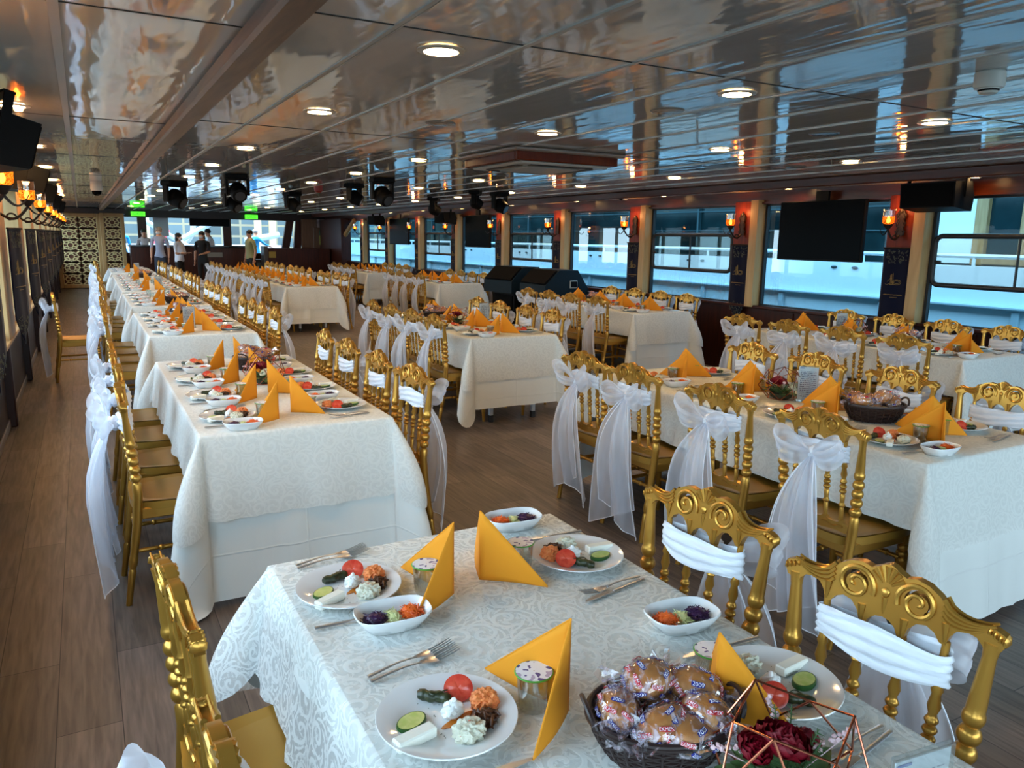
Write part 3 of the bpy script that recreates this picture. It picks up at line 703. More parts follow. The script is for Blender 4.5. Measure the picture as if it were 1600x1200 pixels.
# sconces
def sconce_proto(two=False):
    e = empty('wall_sconce')     # faces +x, origin on the wall
    mb = MB().box((.008, 0, 0), (.014, .06, .20), ch=.004)
    for sg in (-1, 1):
        for k in range(3):
            z = -.07 + .07 * k
            mb.tube([(.015, sg * (.012 + .028 * sin(t * pi)), z + .035 * cos(t * pi * 1.6) + .01) for t in [i / 8 for i in range(9)]], .004, 6)
            mb.tube([(.015, sg * (.03 + .018 * (1 - t) * cos(6 * t)), z + .018 * (1 - t) * sin(6 * t)) for t in [i / 10 for i in range(10)]], .0035, 6)
    mb.blob((.015, 0, .11), (.012, .014, .03), 1)
    mb.build('back_plate', IRON, e)
    arm = [(.02 + .16 * t, 0, -.10 - .055 * sin(t * pi) + .05 * t) for t in [i / 12 for i in range(13)]]
    mb = MB().tube(arm, [.009] * 13, 8)
    mb.tube([(.075 + .036 * (1 - t) * cos(7 * t), 0, -.125 + .036 * (1 - t) * sin(7 * t)) for t in [i / 18 for i in range(17)]], .006, 6)
    mb.tube([(.18 + .10 * t, 0, -.05 - .06 * sin(t * pi * .8) + .04 * t * t) for t in [i / 10 for i in range(11)]], [.007 * (1 - .6 * i / 10) for i in range(11)], 6)
    mb.build('arm', IRON, e)
    MB().lathe([(.006, -.052), (.016, -.046), (.022, -.036), (.038, -.018), (.044, -.008)], 18, (.18, 0, 0)).build('cup', IRON, e)
    sh_ = MB().lathe([(.030, -.010), (.046, .006), (.047, .055)], 20, (.18, 0, 0), cap=False).build('amber_shade', D.materials.get('amber_sheer') or sheer_amber(), e)
    MB().lathe([(.047, .055), (.048, .115)], 20, (.18, 0, 0), cap=False).build('glass_rim', CLEARSH, e)
    MB().lathe([(.004, .0), (.014, .012), (.016, .026), (.010, .044), (.002, .062)], 14, (.18, 0, 0)).build('bulb', FLAME, e)
    return e
def sheer_amber():
    m, nt, out = newmat('amber_sheer'); N = nt.nodes; L = nt.links
    tr = N.new('ShaderNodeBsdfTransparent'); tr.inputs[0].default_value = (1, .42, .12, 1)
    tl = N.new('ShaderNodeBsdfTranslucent'); tl.inputs[0].default_value = (1, .4, .08, 1)
    ck = N.new('ShaderNodeTexVoronoi'); ck.inputs['Scale'].default_value = 120; t = N.new('ShaderNodeTexCoord'); L.new(t.outputs['Object'], ck.inputs[0])
    mx = N.new('ShaderNodeMixShader'); hf = N.new('ShaderNodeMath'); hf.operation = 'MULTIPLY'; hf.inputs[1].default_value = .45; L.new(ck.outputs[0], hf.inputs[0]); L.new(hf.outputs[0], mx.inputs[0]); L.new(tr.outputs[0], mx.inputs[1]); L.new(tl.outputs[0], mx.inputs[2]); L.new(mx.outputs[0], out.inputs[0])
    return m
sc_ = sconce_proto()
def sconce_light(loc):
    l = D.lights.new('sconce_glow', 'POINT'); l.energy = 1.3; l.color = (1, .42, .12); l.shadow_soft_size = .03
    o = D.objects.new('sconce_glow', l); o.location = loc; C.objects.link(o)
for n, y0 in enumerate(POSTS):
    y = y0 + .31
    inst(sc_, (XR - .045, y, 1.80), pi, 'bronze wall sconce with amber glass on window-side pillar, %s from the near end' % ordn[n], 'wall lamp', 'sconces on the window wall', scale=1.15)
    sconce_light((XR - .15, y, 1.95))
for n, y in enumerate([p for p in PIL if 2 < p < 24]):
    inst(sc_, (XL + .055, y, 1.84), 0, 'bronze wall sconce with amber glass on wainscot wall, %s from the near end' % ordn[n], 'wall lamp', 'sconces on the wainscot wall', scale=1.2)
    sconce_light((XL + .27, y, 1.98))

# navy banners with gold embroidery
def tughra(mb, y0, z0, s, x):
    def loop(cy_, cz_, ry, rz, a0, a1): mb.tube([(x, y0 + s * (cy_ + ry * cos(a)), z0 + s * (cz_ + rz * sin(a))) for a in [a0 + (a1 - a0) * i / 18 for i in range(19)]], .0022 * s / .1, 5)
    loop(-.35, -.1, .55, .30, 0, 2 * pi); loop(-.35, -.1, .35, .18, 0, 2 * pi)
    for k in range(3): mb.tube([(x, y0 + s * (.1 + .16 * k), z0 + s * (-.4)), (x, y0 + s * (.12 + .16 * k), z0 + s * (.3)), (x, y0 + s * (.16 + .16 * k), z0 + s * (.95 - .12 * k))], .0024 * s / .1, 5)
    mb.tube([(x, y0 + s * (-.1 + .09 * i), z0 + s * (-.38 + .05 * sin(i))) for i in range(14)], .0022 * s / .1, 5)
    mb.tube([(x, y0 + s * (.3 + .07 * i), z0 + s * (.3 - .03 * i * i * .2)) for i in range(9)], .0018 * s / .1, 5)
def banner_proto():
    e = empty('navy_banner')   # faces -x, hangs at x=0
    def fn(u, v):
        z = .30 - v * .82; hw = .145
        tip = max(0, (v - .86) / .14)
        y = (u - .5) * 2 * hw * (1 - tip * .55)
        return (-.004 - .004 * sin(u * 9 + v * 3), y, z - .10 * tip * (1 - abs(u - .5) * 2))
    MB().grid(fn, 10, 30).build('cloth', NAVY, e, solid=.004)
    mb = MB(); tughra(mb, .0, -.02, .085, -.014)
    mb.tube([(-.014, -.10 + .02 * i, -.155 + .002 * (i % 2)) for i in range(11)], .003, 5).tube([(-.014, -.05 + .02 * i, -.18) for i in range(5)], .002, 5)
    mb.build('embroidery', GOLDTXT, e)
    mb = MB(); r_ = random.Random(3)
    for zc, zr in ((.22, .06), (-.47, .085)):
        for k in range(60):
            a = r_.uniform(-.115, .115); z = zc + r_.uniform(-zr, zr)
            q = r_.uniform(.006, .014); ph = r_.uniform(0, 6)
            if abs(a) > .06 and zc < 0 and z < -.52: continue
            mb.tube([(-.013, a + q * (1 - t) * cos(ph + 6 * t), z + q * (1 - t) * sin(ph + 6 * t)) for t in (0, .2, .4, .6, .8)], .0014, 4)
    mb.build('floral_embroidery', P('grey_green_embroidery', (96, 100, 84), rough=.7), e)
    MB().tube([(-.008, -.155, .305), (-.008, .155, .305)], .008, 8).build('rod', IRON, e)
    return e
bn = banner_proto()
for n, y0 in enumerate(POSTS):
    inst(bn, (XR - .055, y0 + .31, 1.26), 0, 'navy velvet banner with gold monogram on window-side pillar, %s from the near end' % ordn[n], 'banner', 'banners on the window wall')
for n, y in enumerate([p for p in PIL if 1 < p < 24]):
    inst(bn, (XL + .155, y, 1.30), pi - .26, 'navy velvet banner hanging on the wainscot wall, %s from the near end' % ordn[n], 'banner', 'banners on the wainscot wall')

# television and screens
def tv(loc, w, h, label):
    e = empty('television', loc); tag(e, label, 'television')
    MB().box((0, 0, 0), (.05, w, h), ch=.008).build('case', BLACK, e, ang=30)
    MB().box((-.027, 0, .005), (.003, w - .03, h - .03)).build('screen', BLACK_GLOSS, e, smooth=False)
    MB().box((.0, 0, h / 2 + .04), (.03, .16, .12)).build('bracket', BLACK, e, ang=30)
tv((XR - .10, 5.73, 1.73), 1.10, .64, 'large black television hung over the second window from the frame edge')
tv((XR - .10, 14.0, 1.73), 1.10, .64, 'dark television hung over the window beyond the wedge speakers')
tv((XR - .10, 18.4, 1.73), 1.3, .64, 'far dark television hung over a window near the bow')

# hung loudspeakers
def speaker_proto():
    e = empty('hanging_loudspeaker')    # front faces +x, 0.5 wide along y
    pr = [(-.13, -.13), (.13, -.10), (.15, .12), (-.10, .13), (-.15, 0)]
    mb = MB().prism([(a, b) for a, b in pr], t=.52, plane='xz'); mb.build('cabinet', BLACK, e, ang=30)
    MB().box((.145, 0, .01), (.012, .48, .2), rot=Matrix.Rotation(.08, 3, 'Y')).build('grille', GRILLE, e, ang=30)
    mb = MB().box((0, -.275, .10), (.04, .012, .22)).box((0, .275, .10), (.04, .012, .22)).box((0, 0, .215), (.05, .56, .012)); mb.build('bracket', BLACK, e, ang=30)
    return e
sk = speaker_proto()
inst(sk, (XR - .28, 4.35, 2.03), pi, 'black loudspeaker hung before the first window-side pillar', 'loudspeaker', 'loudspeakers on the walls', scale=1.0)
inst(sk, (XR - .28, 15.2, 2.0), pi, 'black loudspeaker hung on the window wall beyond the wedge speakers', 'loudspeaker', 'loudspeakers on the walls', scale=1.0)
inst(sk, (XR - .28, 19.6, 2.0), pi, 'black loudspeaker hung on the window wall near the bow', 'loudspeaker', 'loudspeakers on the walls', scale=1.0)
for n, (y, z, s_) in enumerate(((4.55, 2.0, 1.0), (7.9, 2.02, .9), (10.6, 2.02, .9), (13.3, 2.02, .9), (16, 2.02, .9))):
    inst(sk, (XL + .25, y, z), .35 if n == 0 else .15, 'black loudspeaker hung high on the wainscot wall, %s from the near end' % ordn[n], 'loudspeaker', 'loudspeakers on the walls', scale=s_, rot=(0, .22, .35 if n == 0 else .15))
# the wedge stage monitors and bass bin
def wedge(loc, rz, label):
    e = empty('stage_speaker', loc, rz); tag(e, label, 'loudspeaker')
    pr = [(-.44, 0), (.30, 0), (.40, .10), (.16, .44), (-.18, .44), (-.44, .20)]
    MB().prism(pr, t=.80, plane='xz').build('cabinet', SPK_TEAL, e, ang=30)
    mb = MB().box((-.325, 0, .325), (.03, .74, .30), rot=Matrix.Rotation(.83, 3, 'Y')); mb.build('grille', GRILLE, e, ang=30)
    mb = MB(); mb.box((.08, -.405, .22), (.14, .012, .12), ch=.01); mb.build('handle', ALU, e, ang=30)
    MB().box((.08, -.413, .22), (.11, .008, .09)).build('handle_recess', BLACK, e, ang=30)
e = empty('bass_speaker', (6.72, 11.75, 0)); tag(e, 'tall black bass cabinet beneath the farther wedge speaker', 'loudspeaker')
MB().box((0, 0, .34), (.70, .80, .68), ch=.012).build('cabinet', BLACK, e, ang=30)
MB().box((-.355, 0, .34), (.02, .70, .6), ch=.005).build('grille', GRILLE, e, ang=30)
e = empty('bass_speaker', (6.72, 10.5, 0)); tag(e, 'tall black bass cabinet beneath the nearer wedge speaker', 'loudspeaker')
MB().box((0, 0, .34), (.70, .80, .68), ch=.012).build('cabinet', BLACK, e, ang=30)
MB().box((-.355, 0, .34), (.02, .70, .6), ch=.005).build('grille', GRILLE, e, ang=30)
wedge((6.66, 11.75, .682), .15, 'dark teal wedge speaker, the farther one, on a bass cabinet by window')
wedge((6.66, 10.5, .682), .0, 'dark teal wedge speaker, the nearer one, on a bass cabinet by window')
# ---------------------------------------------------------------- chair (faces +x, origin on the floor under the seat centre)
BX = -.215                    # x of the back plane at crest height
def backx(z):                 # rear posts lean back above the seat
    return -.175 - (.035 * ((z - .45) / .45) ** 1.3 if z > .45 else -.0 + .03 * (.45 - z) / .45)
def turned(mb, pts, prof, n=12):
    """prof: [(t, r)] along the polyline pts"""
    P_ = [Vector(p) for p in pts]
    def at(t):
        x = t * (len(P_) - 1); i = min(int(x), len(P_) - 2); return P_[i].lerp(P_[i + 1], x - i)
    mb.tube([at(t) for t, r in prof], [r for t, r in prof], n)
def beads(t0, t1, rs, r0):
    """a run of bulbs and rings between t0 and t1"""
    out = []; n = len(rs); d = (t1 - t0) / n
    for i, r in enumerate(rs):
        a = t0 + i * d
        for q in range(7):
            out.append((a + d * q / 7, r0 * .72 + (r - r0 * .72) * sin(pi * q / 7) ** .7))
    return out
def chair_proto():
    e = empty('banquet_chair')
    # seat
    def seat(u, v):
        a = (u - .5) * 2; b = (v - .5) * 2
        # rounded square to trapezoid
        x = a * .205; hw = .175 + .03 * (a + 1) / 2
        k = .93 if abs(b) > .95 else 1
        return (x * (1 - .06 * b * b), b * hw * (1 - .05 * a * a), .452 + .012 * (a * a * .4 + b * b * .5) - .006 * (1 - max(a * a, b * b)))
    mb = MB(); mb.grid(seat, 14, 14)
    n0 = len(mb.v)
    rim = []
    for i in range(36):
        t = 2 * pi * i / 36; q = (abs(cos(t)) ** 5 + abs(sin(t)) ** 5) ** (-.2); x = .205 * cos(t) * q; rim.append((x + .012 * (x > 0) * cos(t), (.175 + .03 * (x / .205 + 1) / 2) * sin(t) * q))
    o8 = []
    mb2 = MB().prism([(x, y) for x, y in rim], t=.034, plane='xy', o=(0, 0, .437))
    mb2.add(mb.v, mb.f)
    mb2.build('seat', GOLD_SEAT, e, ang=50)
    mb = MB()
    for sg in (-1, 1): mb.box((0, sg * .165, .405), (.34, .022, .05), ch=.005)
    mb.box((.165, 0, .405), (.022, .31, .05), ch=.005); mb.box((-.17, 0, .405), (.022, .31, .05), ch=.005)
    mb.build('seat_frame', GOLD, e, ang=30)
    # legs
    for sg in (-1, 1):
        mb = MB(); turned(mb, [(.165, sg * .165, .43), (.185, sg * .175, 0)], [(0, .021), (.12, .021)] + beads(.14, .34, [.022, .024, .022], .02) + [(.36, .018), (.72, .016)] + beads(.74, .82, [.019], .016) + [(.84, .0155), (1, .013)])
        mb.build('leg', GOLD, e)
        pts = [(backx(z) - (.04 * (.45 - z) / .45 if z < .45 else 0), sg * (.168 + .03 * max(0, z - .45) / .43), z) for z in [.0, .1, .2, .3, .4, .5, .6, .7, .8, .87]]
        prof = [(0, .013), (.10, .014), (.17, .016)] + beads(.18, .26, [.019], .017) + [(.28, .017), (.40, .019), (.55, .0195), (.60, .019)] + beads(.61, .82, [.0235, .0235, .0225, .0225, .021], .018) + [(.83, .0175), (.95, .0125), (1, .0155)]
        mb = MB(); turned(mb, pts, prof, 14); mb.build('rear_leg', GOLD, e)
    # crest rail: extruded silhouette with scroll openings plus raised scrolls
    def X(z): return backx(z)
    top = [(.222, .878), (.218, .893), (.200, .900), (.186, .894), (.165, .889), (.140, .893), (.120, .905), (.100, .925), (.078, .938), (.055, .943), (.035, .938), (.022, .944), (.010, .952)]
    bot = [(.214, .862), (.188, .852), (.183, .862), (.172, .873), (.155, .876), (.138, .870), (.128, .856), (.121, .834), (.110, .838), (.100, .852), (.084, .860), (.066, .856), (.052, .840), (.042, .808), (.034, .814), (.026, .832), (.014, .842)]
    outl = [(y, z) for y, z in top] + [(0, .955)] + [(-y, z) for y, z in top[::-1]] + [(-y, z) for y, z in bot] + [(0, .845)] + [(y, z) for y, z in bot[::-1]]
    holes = []
    for sg in (-1, 1):
        hc = (sg * .062, .897); h = []
        for i in range(13):
            a = math.radians(-60 + 20 * i); h.append((hc[0] + sg * .026 * cos(a), hc[1] + .026 * sin(a)))
        for i in range(11):
            a = math.radians(170 - 22 * i); h.append((hc[0] + sg * (.004 + .017 * cos(a)), hc[1] - .002 + .018 * sin(a)))
        holes.append(h if sg > 0 else h[::-1])
    mb = MB().prism(outl, holes, t=.020)
    mb.v = [(v[0] + X(v[2]), v[1], v[2]) for v in mb.v]
    c = mb.build('crest_rail', GOLD, e, ang=35)
    mb = MB()
    for fx in (.011, -.011):
        for sg in (-1, 1):
            pts = []; rr = []
            for i in range(40):
                t = i / 39; a = math.radians(200 - 620 * t); r = .037 * (1 - t) ** .8 + .003
                z = .895 + r * sin(a); pts.append((X(z) + fx, sg * (.062 + r * cos(a)), z)); rr.append(.0062 * (1 - .35 * t))
            mb.tube(pts, rr, 7)
            for k in range(4):   # leaf grooves from the scroll to the post
                pts = []; rr = []
                for i in range(9):
                    t = i / 8; y = .108 + .092 * t; z = .918 - .052 * t ** .6 + .035 * t * t - .011 * k * (1 - t) ** .8 + .004
                    pts.append((X(z) + fx * .85, sg * y, z)); rr.append(.0052 * (1 - .55 * t))
                mb.tube(pts, rr, 6)
            # finial ridges
            for k in range(4):
                mb.blob((X(.885) + fx * .3, sg * (.192 + .009 * k), .893 - .004 * k), (.014, .006, .010 + .001 * k), 1)
            # cusp leaves
            mb.tube([(X(.85) + fx * .7, sg * .118, .880), (X(.84) + fx * .8, sg * .120, .840)], [.008, .003], 6)
            mb.tube([(X(.85) + fx * .7, sg * .043, .856), (X(.82) + fx * .8, sg * .042, .812)], [.009, .003], 6)
        for k in range(-3, 4):   # central shell
            a = k * .34
            mb.tube([(X(.91) + fx * .8, .010 * sin(a), .908 + .01 * cos(a)), (X(.94) + fx * .8, .038 * sin(a), .908 + .043 * cos(a))], [.003, .0062], 6)
        mb.blob((X(.9) + fx * .9, 0, .895), (.007, .010, .012), 1)
        mb.tube([(X(.88) + fx * .7, 0, .886), (X(.85) + fx * .7, 0, .850)], [.007, .003], 6)
    mb.build('scroll_relief', GOLD, c)
    # lower back rail
    prf = [(-.18, .545), (-.172, .512), (-.155, .503), (-.135, .506), (-.122, .517), (-.105, .505), (-.08, .502), (-.055, .506), (-.04, .518), (-.02, .506), (0, .503)]
    prf = prf + [(-y, z) for y, z in prf[::-1][1:]] + [(.178, .466), (.10, .470), (0, .460), (-.10, .470), (-.178, .466)]
    mb = MB().prism(prf, t=.018); mb.v = [(v[0] + backx(v[2]), v[1], v[2]) for v in mb.v]
    for sg in (-1, 1):
        for fx in (-.010, .010): mb.tube([(backx(.49) + fx, sg * (.03 + .1 * t), .488 + .006 * sin(t * 9)) for t in [i / 8 for i in range(9)]], .004, 5)
    mb.build('lower_rail', GOLD, e, ang=35)
    for y in (-.121, -.042, .042, .121):
        zt = .84 if abs(y) > .1 else .815
        yb = y * .93
        mb = MB(); turned(mb, [(backx(.51), yb, .51), (backx(.6), yb + (y - yb) * .3, .6), (backx(.7), yb + (y - yb) * .6, .7), (backx(zt), y, zt)],
                          [(0, .009), (.2, .0095)] + beads(.22, .28, [.0135], .009) + [(.30, .009), (.40, .011)] + beads(.42, .62, [.0145, .0145, .0135], .009) + [(.63, .008), (.68, .013), (.74, .0085)] + [(.76, .012), (.79, .0085), (1, .0075)], 10)
        mb.build('spindle', GOLD, e)
    for (a, b) in (((.178, -.168, .20), (.178, .168, .20)), ((.178, -.168, .30), (.178, .168, .30)), ((-.19, -.165, .24), (.178, -.17, .24)), ((-.19, .165, .24), (.178, .17, .24)), ((-.19, -.163, .30), (-.19, .163, .30))):
        mb = MB(); turned(mb, [a, b], [(0, .009), (.1, .010), (.2, .0095)] + beads(.21, .27, [.014], .009) + [(.28, .0105), (.5, .0115), (.72, .0105)] + beads(.73, .79, [.014], .009) + [(.8, .0095), (1, .009)], 10)
        mb.build('stretcher', GOLD, e)
    return e

# ---------------------------------------------------------------- sash, same frame as the chair
def sash_proto(seed):
    r = random.Random(seed); e = empty('organza_sash')
    bxx = backx(.78)
    # band round the four spindles
    def band(u, v):
        a = 2 * pi * u
        y = .138 * cos(a); x = .022 * sin(a)
        k = abs(cos(a)); z0 = .785; hh = .036 + .008 * (1 - k) + .004 * sin(3 * a + seed)
        w = .006 * sin(v * 19 + 3 * a + seed) * (1 - k ** 3) + .003 * sin(v * 43 - 5 * a)
        return (bxx + x * (1 + .25 * sin(v * pi)) + (w if x > 0 else -w) * (1 if abs(x) > .004 else 0), y * (1 + .02 * sin(v * 25)), z0 + (v - .5) * 2 * hh + .006 * sin(2 * a + seed))
    MB().grid(band, 44, 16, closed=True).build('band', SATIN, e, ang=180)
    kx = bxx - .045; ky = r.uniform(-.02, .02) + .0; kz = .775
    mb = MB(); mb.blob((kx, ky, kz), (.026, .024, .032), 3, .5, 2.4, seed); mb.build('knot', SATIN, e, ang=180)
    # loops
    for sg in (-1, 1):
        L = r.uniform(.12, .16); lift = r.uniform(.02, .07); w0 = r.uniform(.055, .075)
        def loop(u, v):
            t = u * 2 * pi
            rad = sin(u * pi)
            out = L * (1 - cos(t)) / 2
            th = .045 * sin(t) * rad
            wd = w0 * (sin(u * pi) ** .55) * (v - .5) * 2
            pl = .008 * sin(v * 15 + u * 6 + seed) * rad
            return (kx - .015 - .04 * rad - wd * .35 + th * .6 + pl, ky + sg * (out + .006), kz + lift * out / L * 1.2 + th * .8 + wd * .8 - .02 * rad)
        MB().grid(loop, 26, 10).build('bow_loop', ORG, e, ang=180)
    # tails
    for sg in (-1, 1):
        ln = r.uniform(.60, .74); sp = r.uniform(.01, .07); w1 = r.uniform(.14, .20); lean = r.uniform(.0, .03); ph = r.uniform(0, 6)
        def tail(u, v):
            k = (1 - exp(-4 * v)); wd = .018 + w1 * k * (.85 + .25 * v)
            tip = .16 * (u if sg > 0 else 1 - u) * v * v
            z = kz - .01 - (ln - .13 + tip) * v
            y = ky + sg * sp * k * .9 + (u - .5) * wd * 1.5
            f = .028 * k * sin((u * 3.1 + .4 * v) * pi + ph) + .008 * sin((u * 7 + v * 2) * pi + ph)
            return (kx - .012 - lean * sin(v * pi) * 1.4 - .065 * k * (1 - .25 * v) - f, y, max(.02, z))
        tl = MB().grid(tail, 20, 30).build('tail', ORG, e, ang=180)
        mb = MB()
        for uu in (0, 1): mb.tube([tail(uu, i / 30) for i in range(31)], .0022, 4)
        mb.tube([tail(i / 20, 1) for i in range(21)], .0022, 4)
        mb.build('hem', ORG_HEM, tl)
    return e
CH = chair_proto()
SA = [sash_proto(s_) for s_ in (1, 2, 3, 5)]
_sn = [0]
def chair(x, y, rz, where, group, sash=True, idx=None, sz=0):
    inst(CH, (x, y, 0), rz, 'gold carved chair, ' + where, 'chair', group)
    if sash:
        k = _sn[0] % 4 if idx is None else idx; _sn[0] += 1
        inst(SA[k], (x, y, sz), rz, 'white organza bow on chair, ' + where, 'chair sash', group.replace('chairs', 'sashes'))

# ---------------------------------------------------------------- tables and cloths
def table_legs(name, cx, y0, y1, w, label):
    e = empty(name, (cx, (y0 + y1) / 2, 0)); tag(e, label, 'table', 'banquet tables')
    L = y1 - y0
    MB().box((0, 0, .725), (w - .02, L - .02, .035), ch=.006).build('tabletop', P('table_board', (190, 184, 172)) if 'table_board' not in D.materials else D.materials['table_board'], e, ang=30)
    lm = D.materials.get('white_table_leg') or P('white_table_leg', (196, 200, 204), rough=.3)
    fm = D.materials.get('leg_foot') or P('leg_foot', (30, 30, 32))
    for sx_ in (-1, 1):
        for sy_ in (-1, 1):
            l = MB().box((sx_ * (w / 2 - .20), sy_ * (L / 2 - .022), .385), (.036, .036, .65), ch=.004).build('leg', lm, e, ang=30)
            MB().box((sx_ * (w / 2 - .20), sy_ * (L / 2 - .022), .03), (.04, .04, .06), ch=.004).build('foot', fm, l, ang=30)
    return e
def cloth_mesh(w, l, zt, ds, de, dn, fl, amp, seed, scallop=0, cornx=.10, nseg=60, nv=16, cf=.17):
    """rectangular cloth: top plus hanging skirt. ds = (left, right) side drops, dn/de = near and far end drops"""
    r = random.Random(seed); ph = [r.uniform(0, 6) for _ in range(6)]
    per = []     # (x, y, nx, ny, drop, cornerness, s)
    hw, hl = w / 2, l / 2; s = 0
    def side(ax, ay, bx_, by_, nx, ny, d):
        nonlocal s
        L = sqrt((ax - bx_) ** 2 + (ay - by_) ** 2); n = max(10, int(L / .035))
        for i in range(n):
            t = i / n; per.append((ax + (bx_ - ax) * t, ay + (by_ - ay) * t, nx, ny, d, 0, s + L * t))
        s += L
    def corner(x, y, a0, d0, d1):
        nonlocal s
        for i in range(12):
            t = i / 12; a = a0 + (pi / 2) * t; k = sin(pi * t)
            per.append((x, y, cos(a), sin(a), d0 + (d1 - d0) * t + cornx * k, k, s + .12 * t))
        s += .12
    R, L_ = ds[1], ds[0]; dN, dF = dn, de
    side(-hw, -hl, hw, -hl, 0, -1, dN); corner(hw, -hl, -pi / 2, dN, R)
    side(hw, -hl, hw, hl, 1, 0, R); corner(hw, hl, 0, R, dF)
    side(hw, hl, -hw, hl, 0, 1, dF); corner(-hw, hl, pi / 2, dF, L_)
    side(-hw, hl, -hw, -hl, -1, 0, L_); corner(-hw, -hl, pi, L_, dN)
    n = len(per); vs = []; uv = []
    re = .012
    for j in range(nv + 1):
        v = j / nv
        for (x, y, nx, ny, d, c, ss) in per:
            if scallop: d = d + scallop * abs(sin(ss * 26)) * .6
            if j <= 2:   # rounded edge
                a = (pi / 2) * j / 2; off = re * sin(a); z = zt - re * (1 - cos(a)); q = 0
            else:
                q = (j - 2) / (nv - 2); dd = d - re
                fold = amp * q * (.55 * sin(ss * 15 + ph[0]) + .45 * sin(ss * 26 + ph[1]) + .25 * sin(ss * 47 + ph[2])) * (1 - c * .5)
                off = re + fl * q * dd + max(-.004, fold * (1 + .4 * q)) + c * (cf * dd * sin(q * pi * .55) + .05 * q * sin(ss * 60) * dd)
                z = zt - re - dd * q * (1 - .04 * c)
                if z < .008:
                    off += min(.07, (.008 - z) * .7); z = .008 + .006 * (1 + sin(ss * 40 + j)) * .5 + .006 * (j % 2)
            X_, Y_ = x + nx * off, y + ny * off
            vs.append((X_, Y_, z)); dist = (re * j / 2 if j <= 2 else re + q * d)
            uv.append((x + nx * dist, y + ny * dist))
    fs = [(j * n + i, j * n + (i + 1) % n, (j + 1) * n + (i + 1) % n, (j + 1) * n + i) for j in range(nv) for i in range(n)]
    # top: grid inside, joined only visually at the rim
    mb = MB(); mb.add(vs, fs)
    nx_, ny_ = 12, 28; b = len(mb.v)
    top = []
    for i in range(nx_ + 1):
        for j in range(ny_ + 1):
            x = -hw + w * i / nx_; y = -hl + l * j / ny_
            e_ = min(i, nx_ - i, j, ny_ - j)
            z = zt + (0 if e_ == 0 else .0012 * noise.noise(Vector((x * 5, y * 5, seed))) )
            top.append((x, y, z)); uv.append((x, y))
    mb.add(top, [(i * (ny_ + 1) + j, (i + 1) * (ny_ + 1) + j, (i + 1) * (ny_ + 1) + j + 1, i * (ny_ + 1) + j + 1) for i in range(nx_) for j in range(ny_)])
    return mb, uv
def weld(o):
    bm = bmesh.new(); bm.from_mesh(o.data); bmesh.ops.remove_doubles(bm, verts=bm.verts, dist=.0004)
    bmesh.ops.recalc_face_normals(bm, faces=bm.faces); bm.to_mesh(o.data); bm.free()
ROWN = {'A': 'wall row', 'B': 'middle row', 'C': 'window row'}
TBL = []
def table(row, idx, x0, y0, w=.83, l=2.12, n=4, near=.68, left=.27, right=.27, over_near=.36, skipfar=False, open_left=False, seed=0, detail=2):
    nm = '%s table of %s' % (ordn[idx - 1] if row == 'A' else ordn[idx], ROWN[row]) if (row, idx) != ('A', 0) else 'front table'; cx, cy_ = x0 + w / 2, y0 + l / 2
    table_legs('banquet_table', cx, y0, y0 + l, w, 'white-legged banquet table under the cloths, ' + nm)
    mb, uv = cloth_mesh(w + .004, l + .004, .7475, (left, right), near, near, .10, .014, 10 + seed, cornx=.30 if near > .5 else .1, cf=.20 if near > .5 else .17)
    o = mb.build('tablecloth', CLOTH, uv=uv, ang=180, fix=False); weld(o); o.location = (cx, cy_, 0)
    tag(o, 'plain ivory undercloth hanging lowest on the %s' % nm, 'tablecloth', 'undercloths')
    mb, uv = cloth_mesh(w + .016, l + .016, .7515, (.25 if not open_left else .28, .25), over_near, over_near, .13, .012, 50 + seed, scallop=.016, cornx=.12, cf=.32)
    o = mb.build('lace_overlay', LACE_OPEN if open_left else LACE, uv=uv, ang=180, fix=False); weld(o); o.location = (cx, cy_, 0)
    tag(o, 'ivory lace overlay cloth spread on the %s' % nm, 'tablecloth', 'lace overlays')
    TBL.append((row, idx, nm, x0, y0, w, l, detail))
    return nm
TZ = .7535

# ---------------------------------------------------------------- tableware
def plate_proto():
    return MB().lathe([(.001, .006), (.070, .006), (.082, .009), (.112, .0195), (.1235, .0215), (.1245, .0195), (.112, .0165), (.084, .004), (.070, .000), (.001, .000)], 56, cap=False).build('dinner_plate', PORC, ang=60)
def bowl_mb(a, b, r, h, t):
    def rr(k, A, B, R):
        # rounded rectangle point k in 0..1
        n = 4; a_ = k * 2 * pi; c, s_ = cos(a_), sin(a_); p = 3.2
        q = (abs(c) ** p + abs(s_) ** p) ** (-1 / p); return (A * c * q, B * s_ * q)
    prof = [(.0, .004), (.58, .004), (.70, .010), (.86, h * .55), (.97, h * .94), (1.0, h), (1.02, h - .003), (.90, h * .5), (.72, .0), (0, 0)]
    mb = MB(); n = 40; vs = []
    for (k, z) in prof:
        for i in range(n):
            x, y = rr(i / n, a * max(k, .001), b * max(k, .001), r); vs.append((x, y, z))
    fs = [(i * n + j, i * n + (j + 1) % n, (i + 1) * n + (j + 1) % n, (i + 1) * n + j) for i in range(len(prof) - 1) for j in range(n)]
    mb.add(vs, fs); return mb
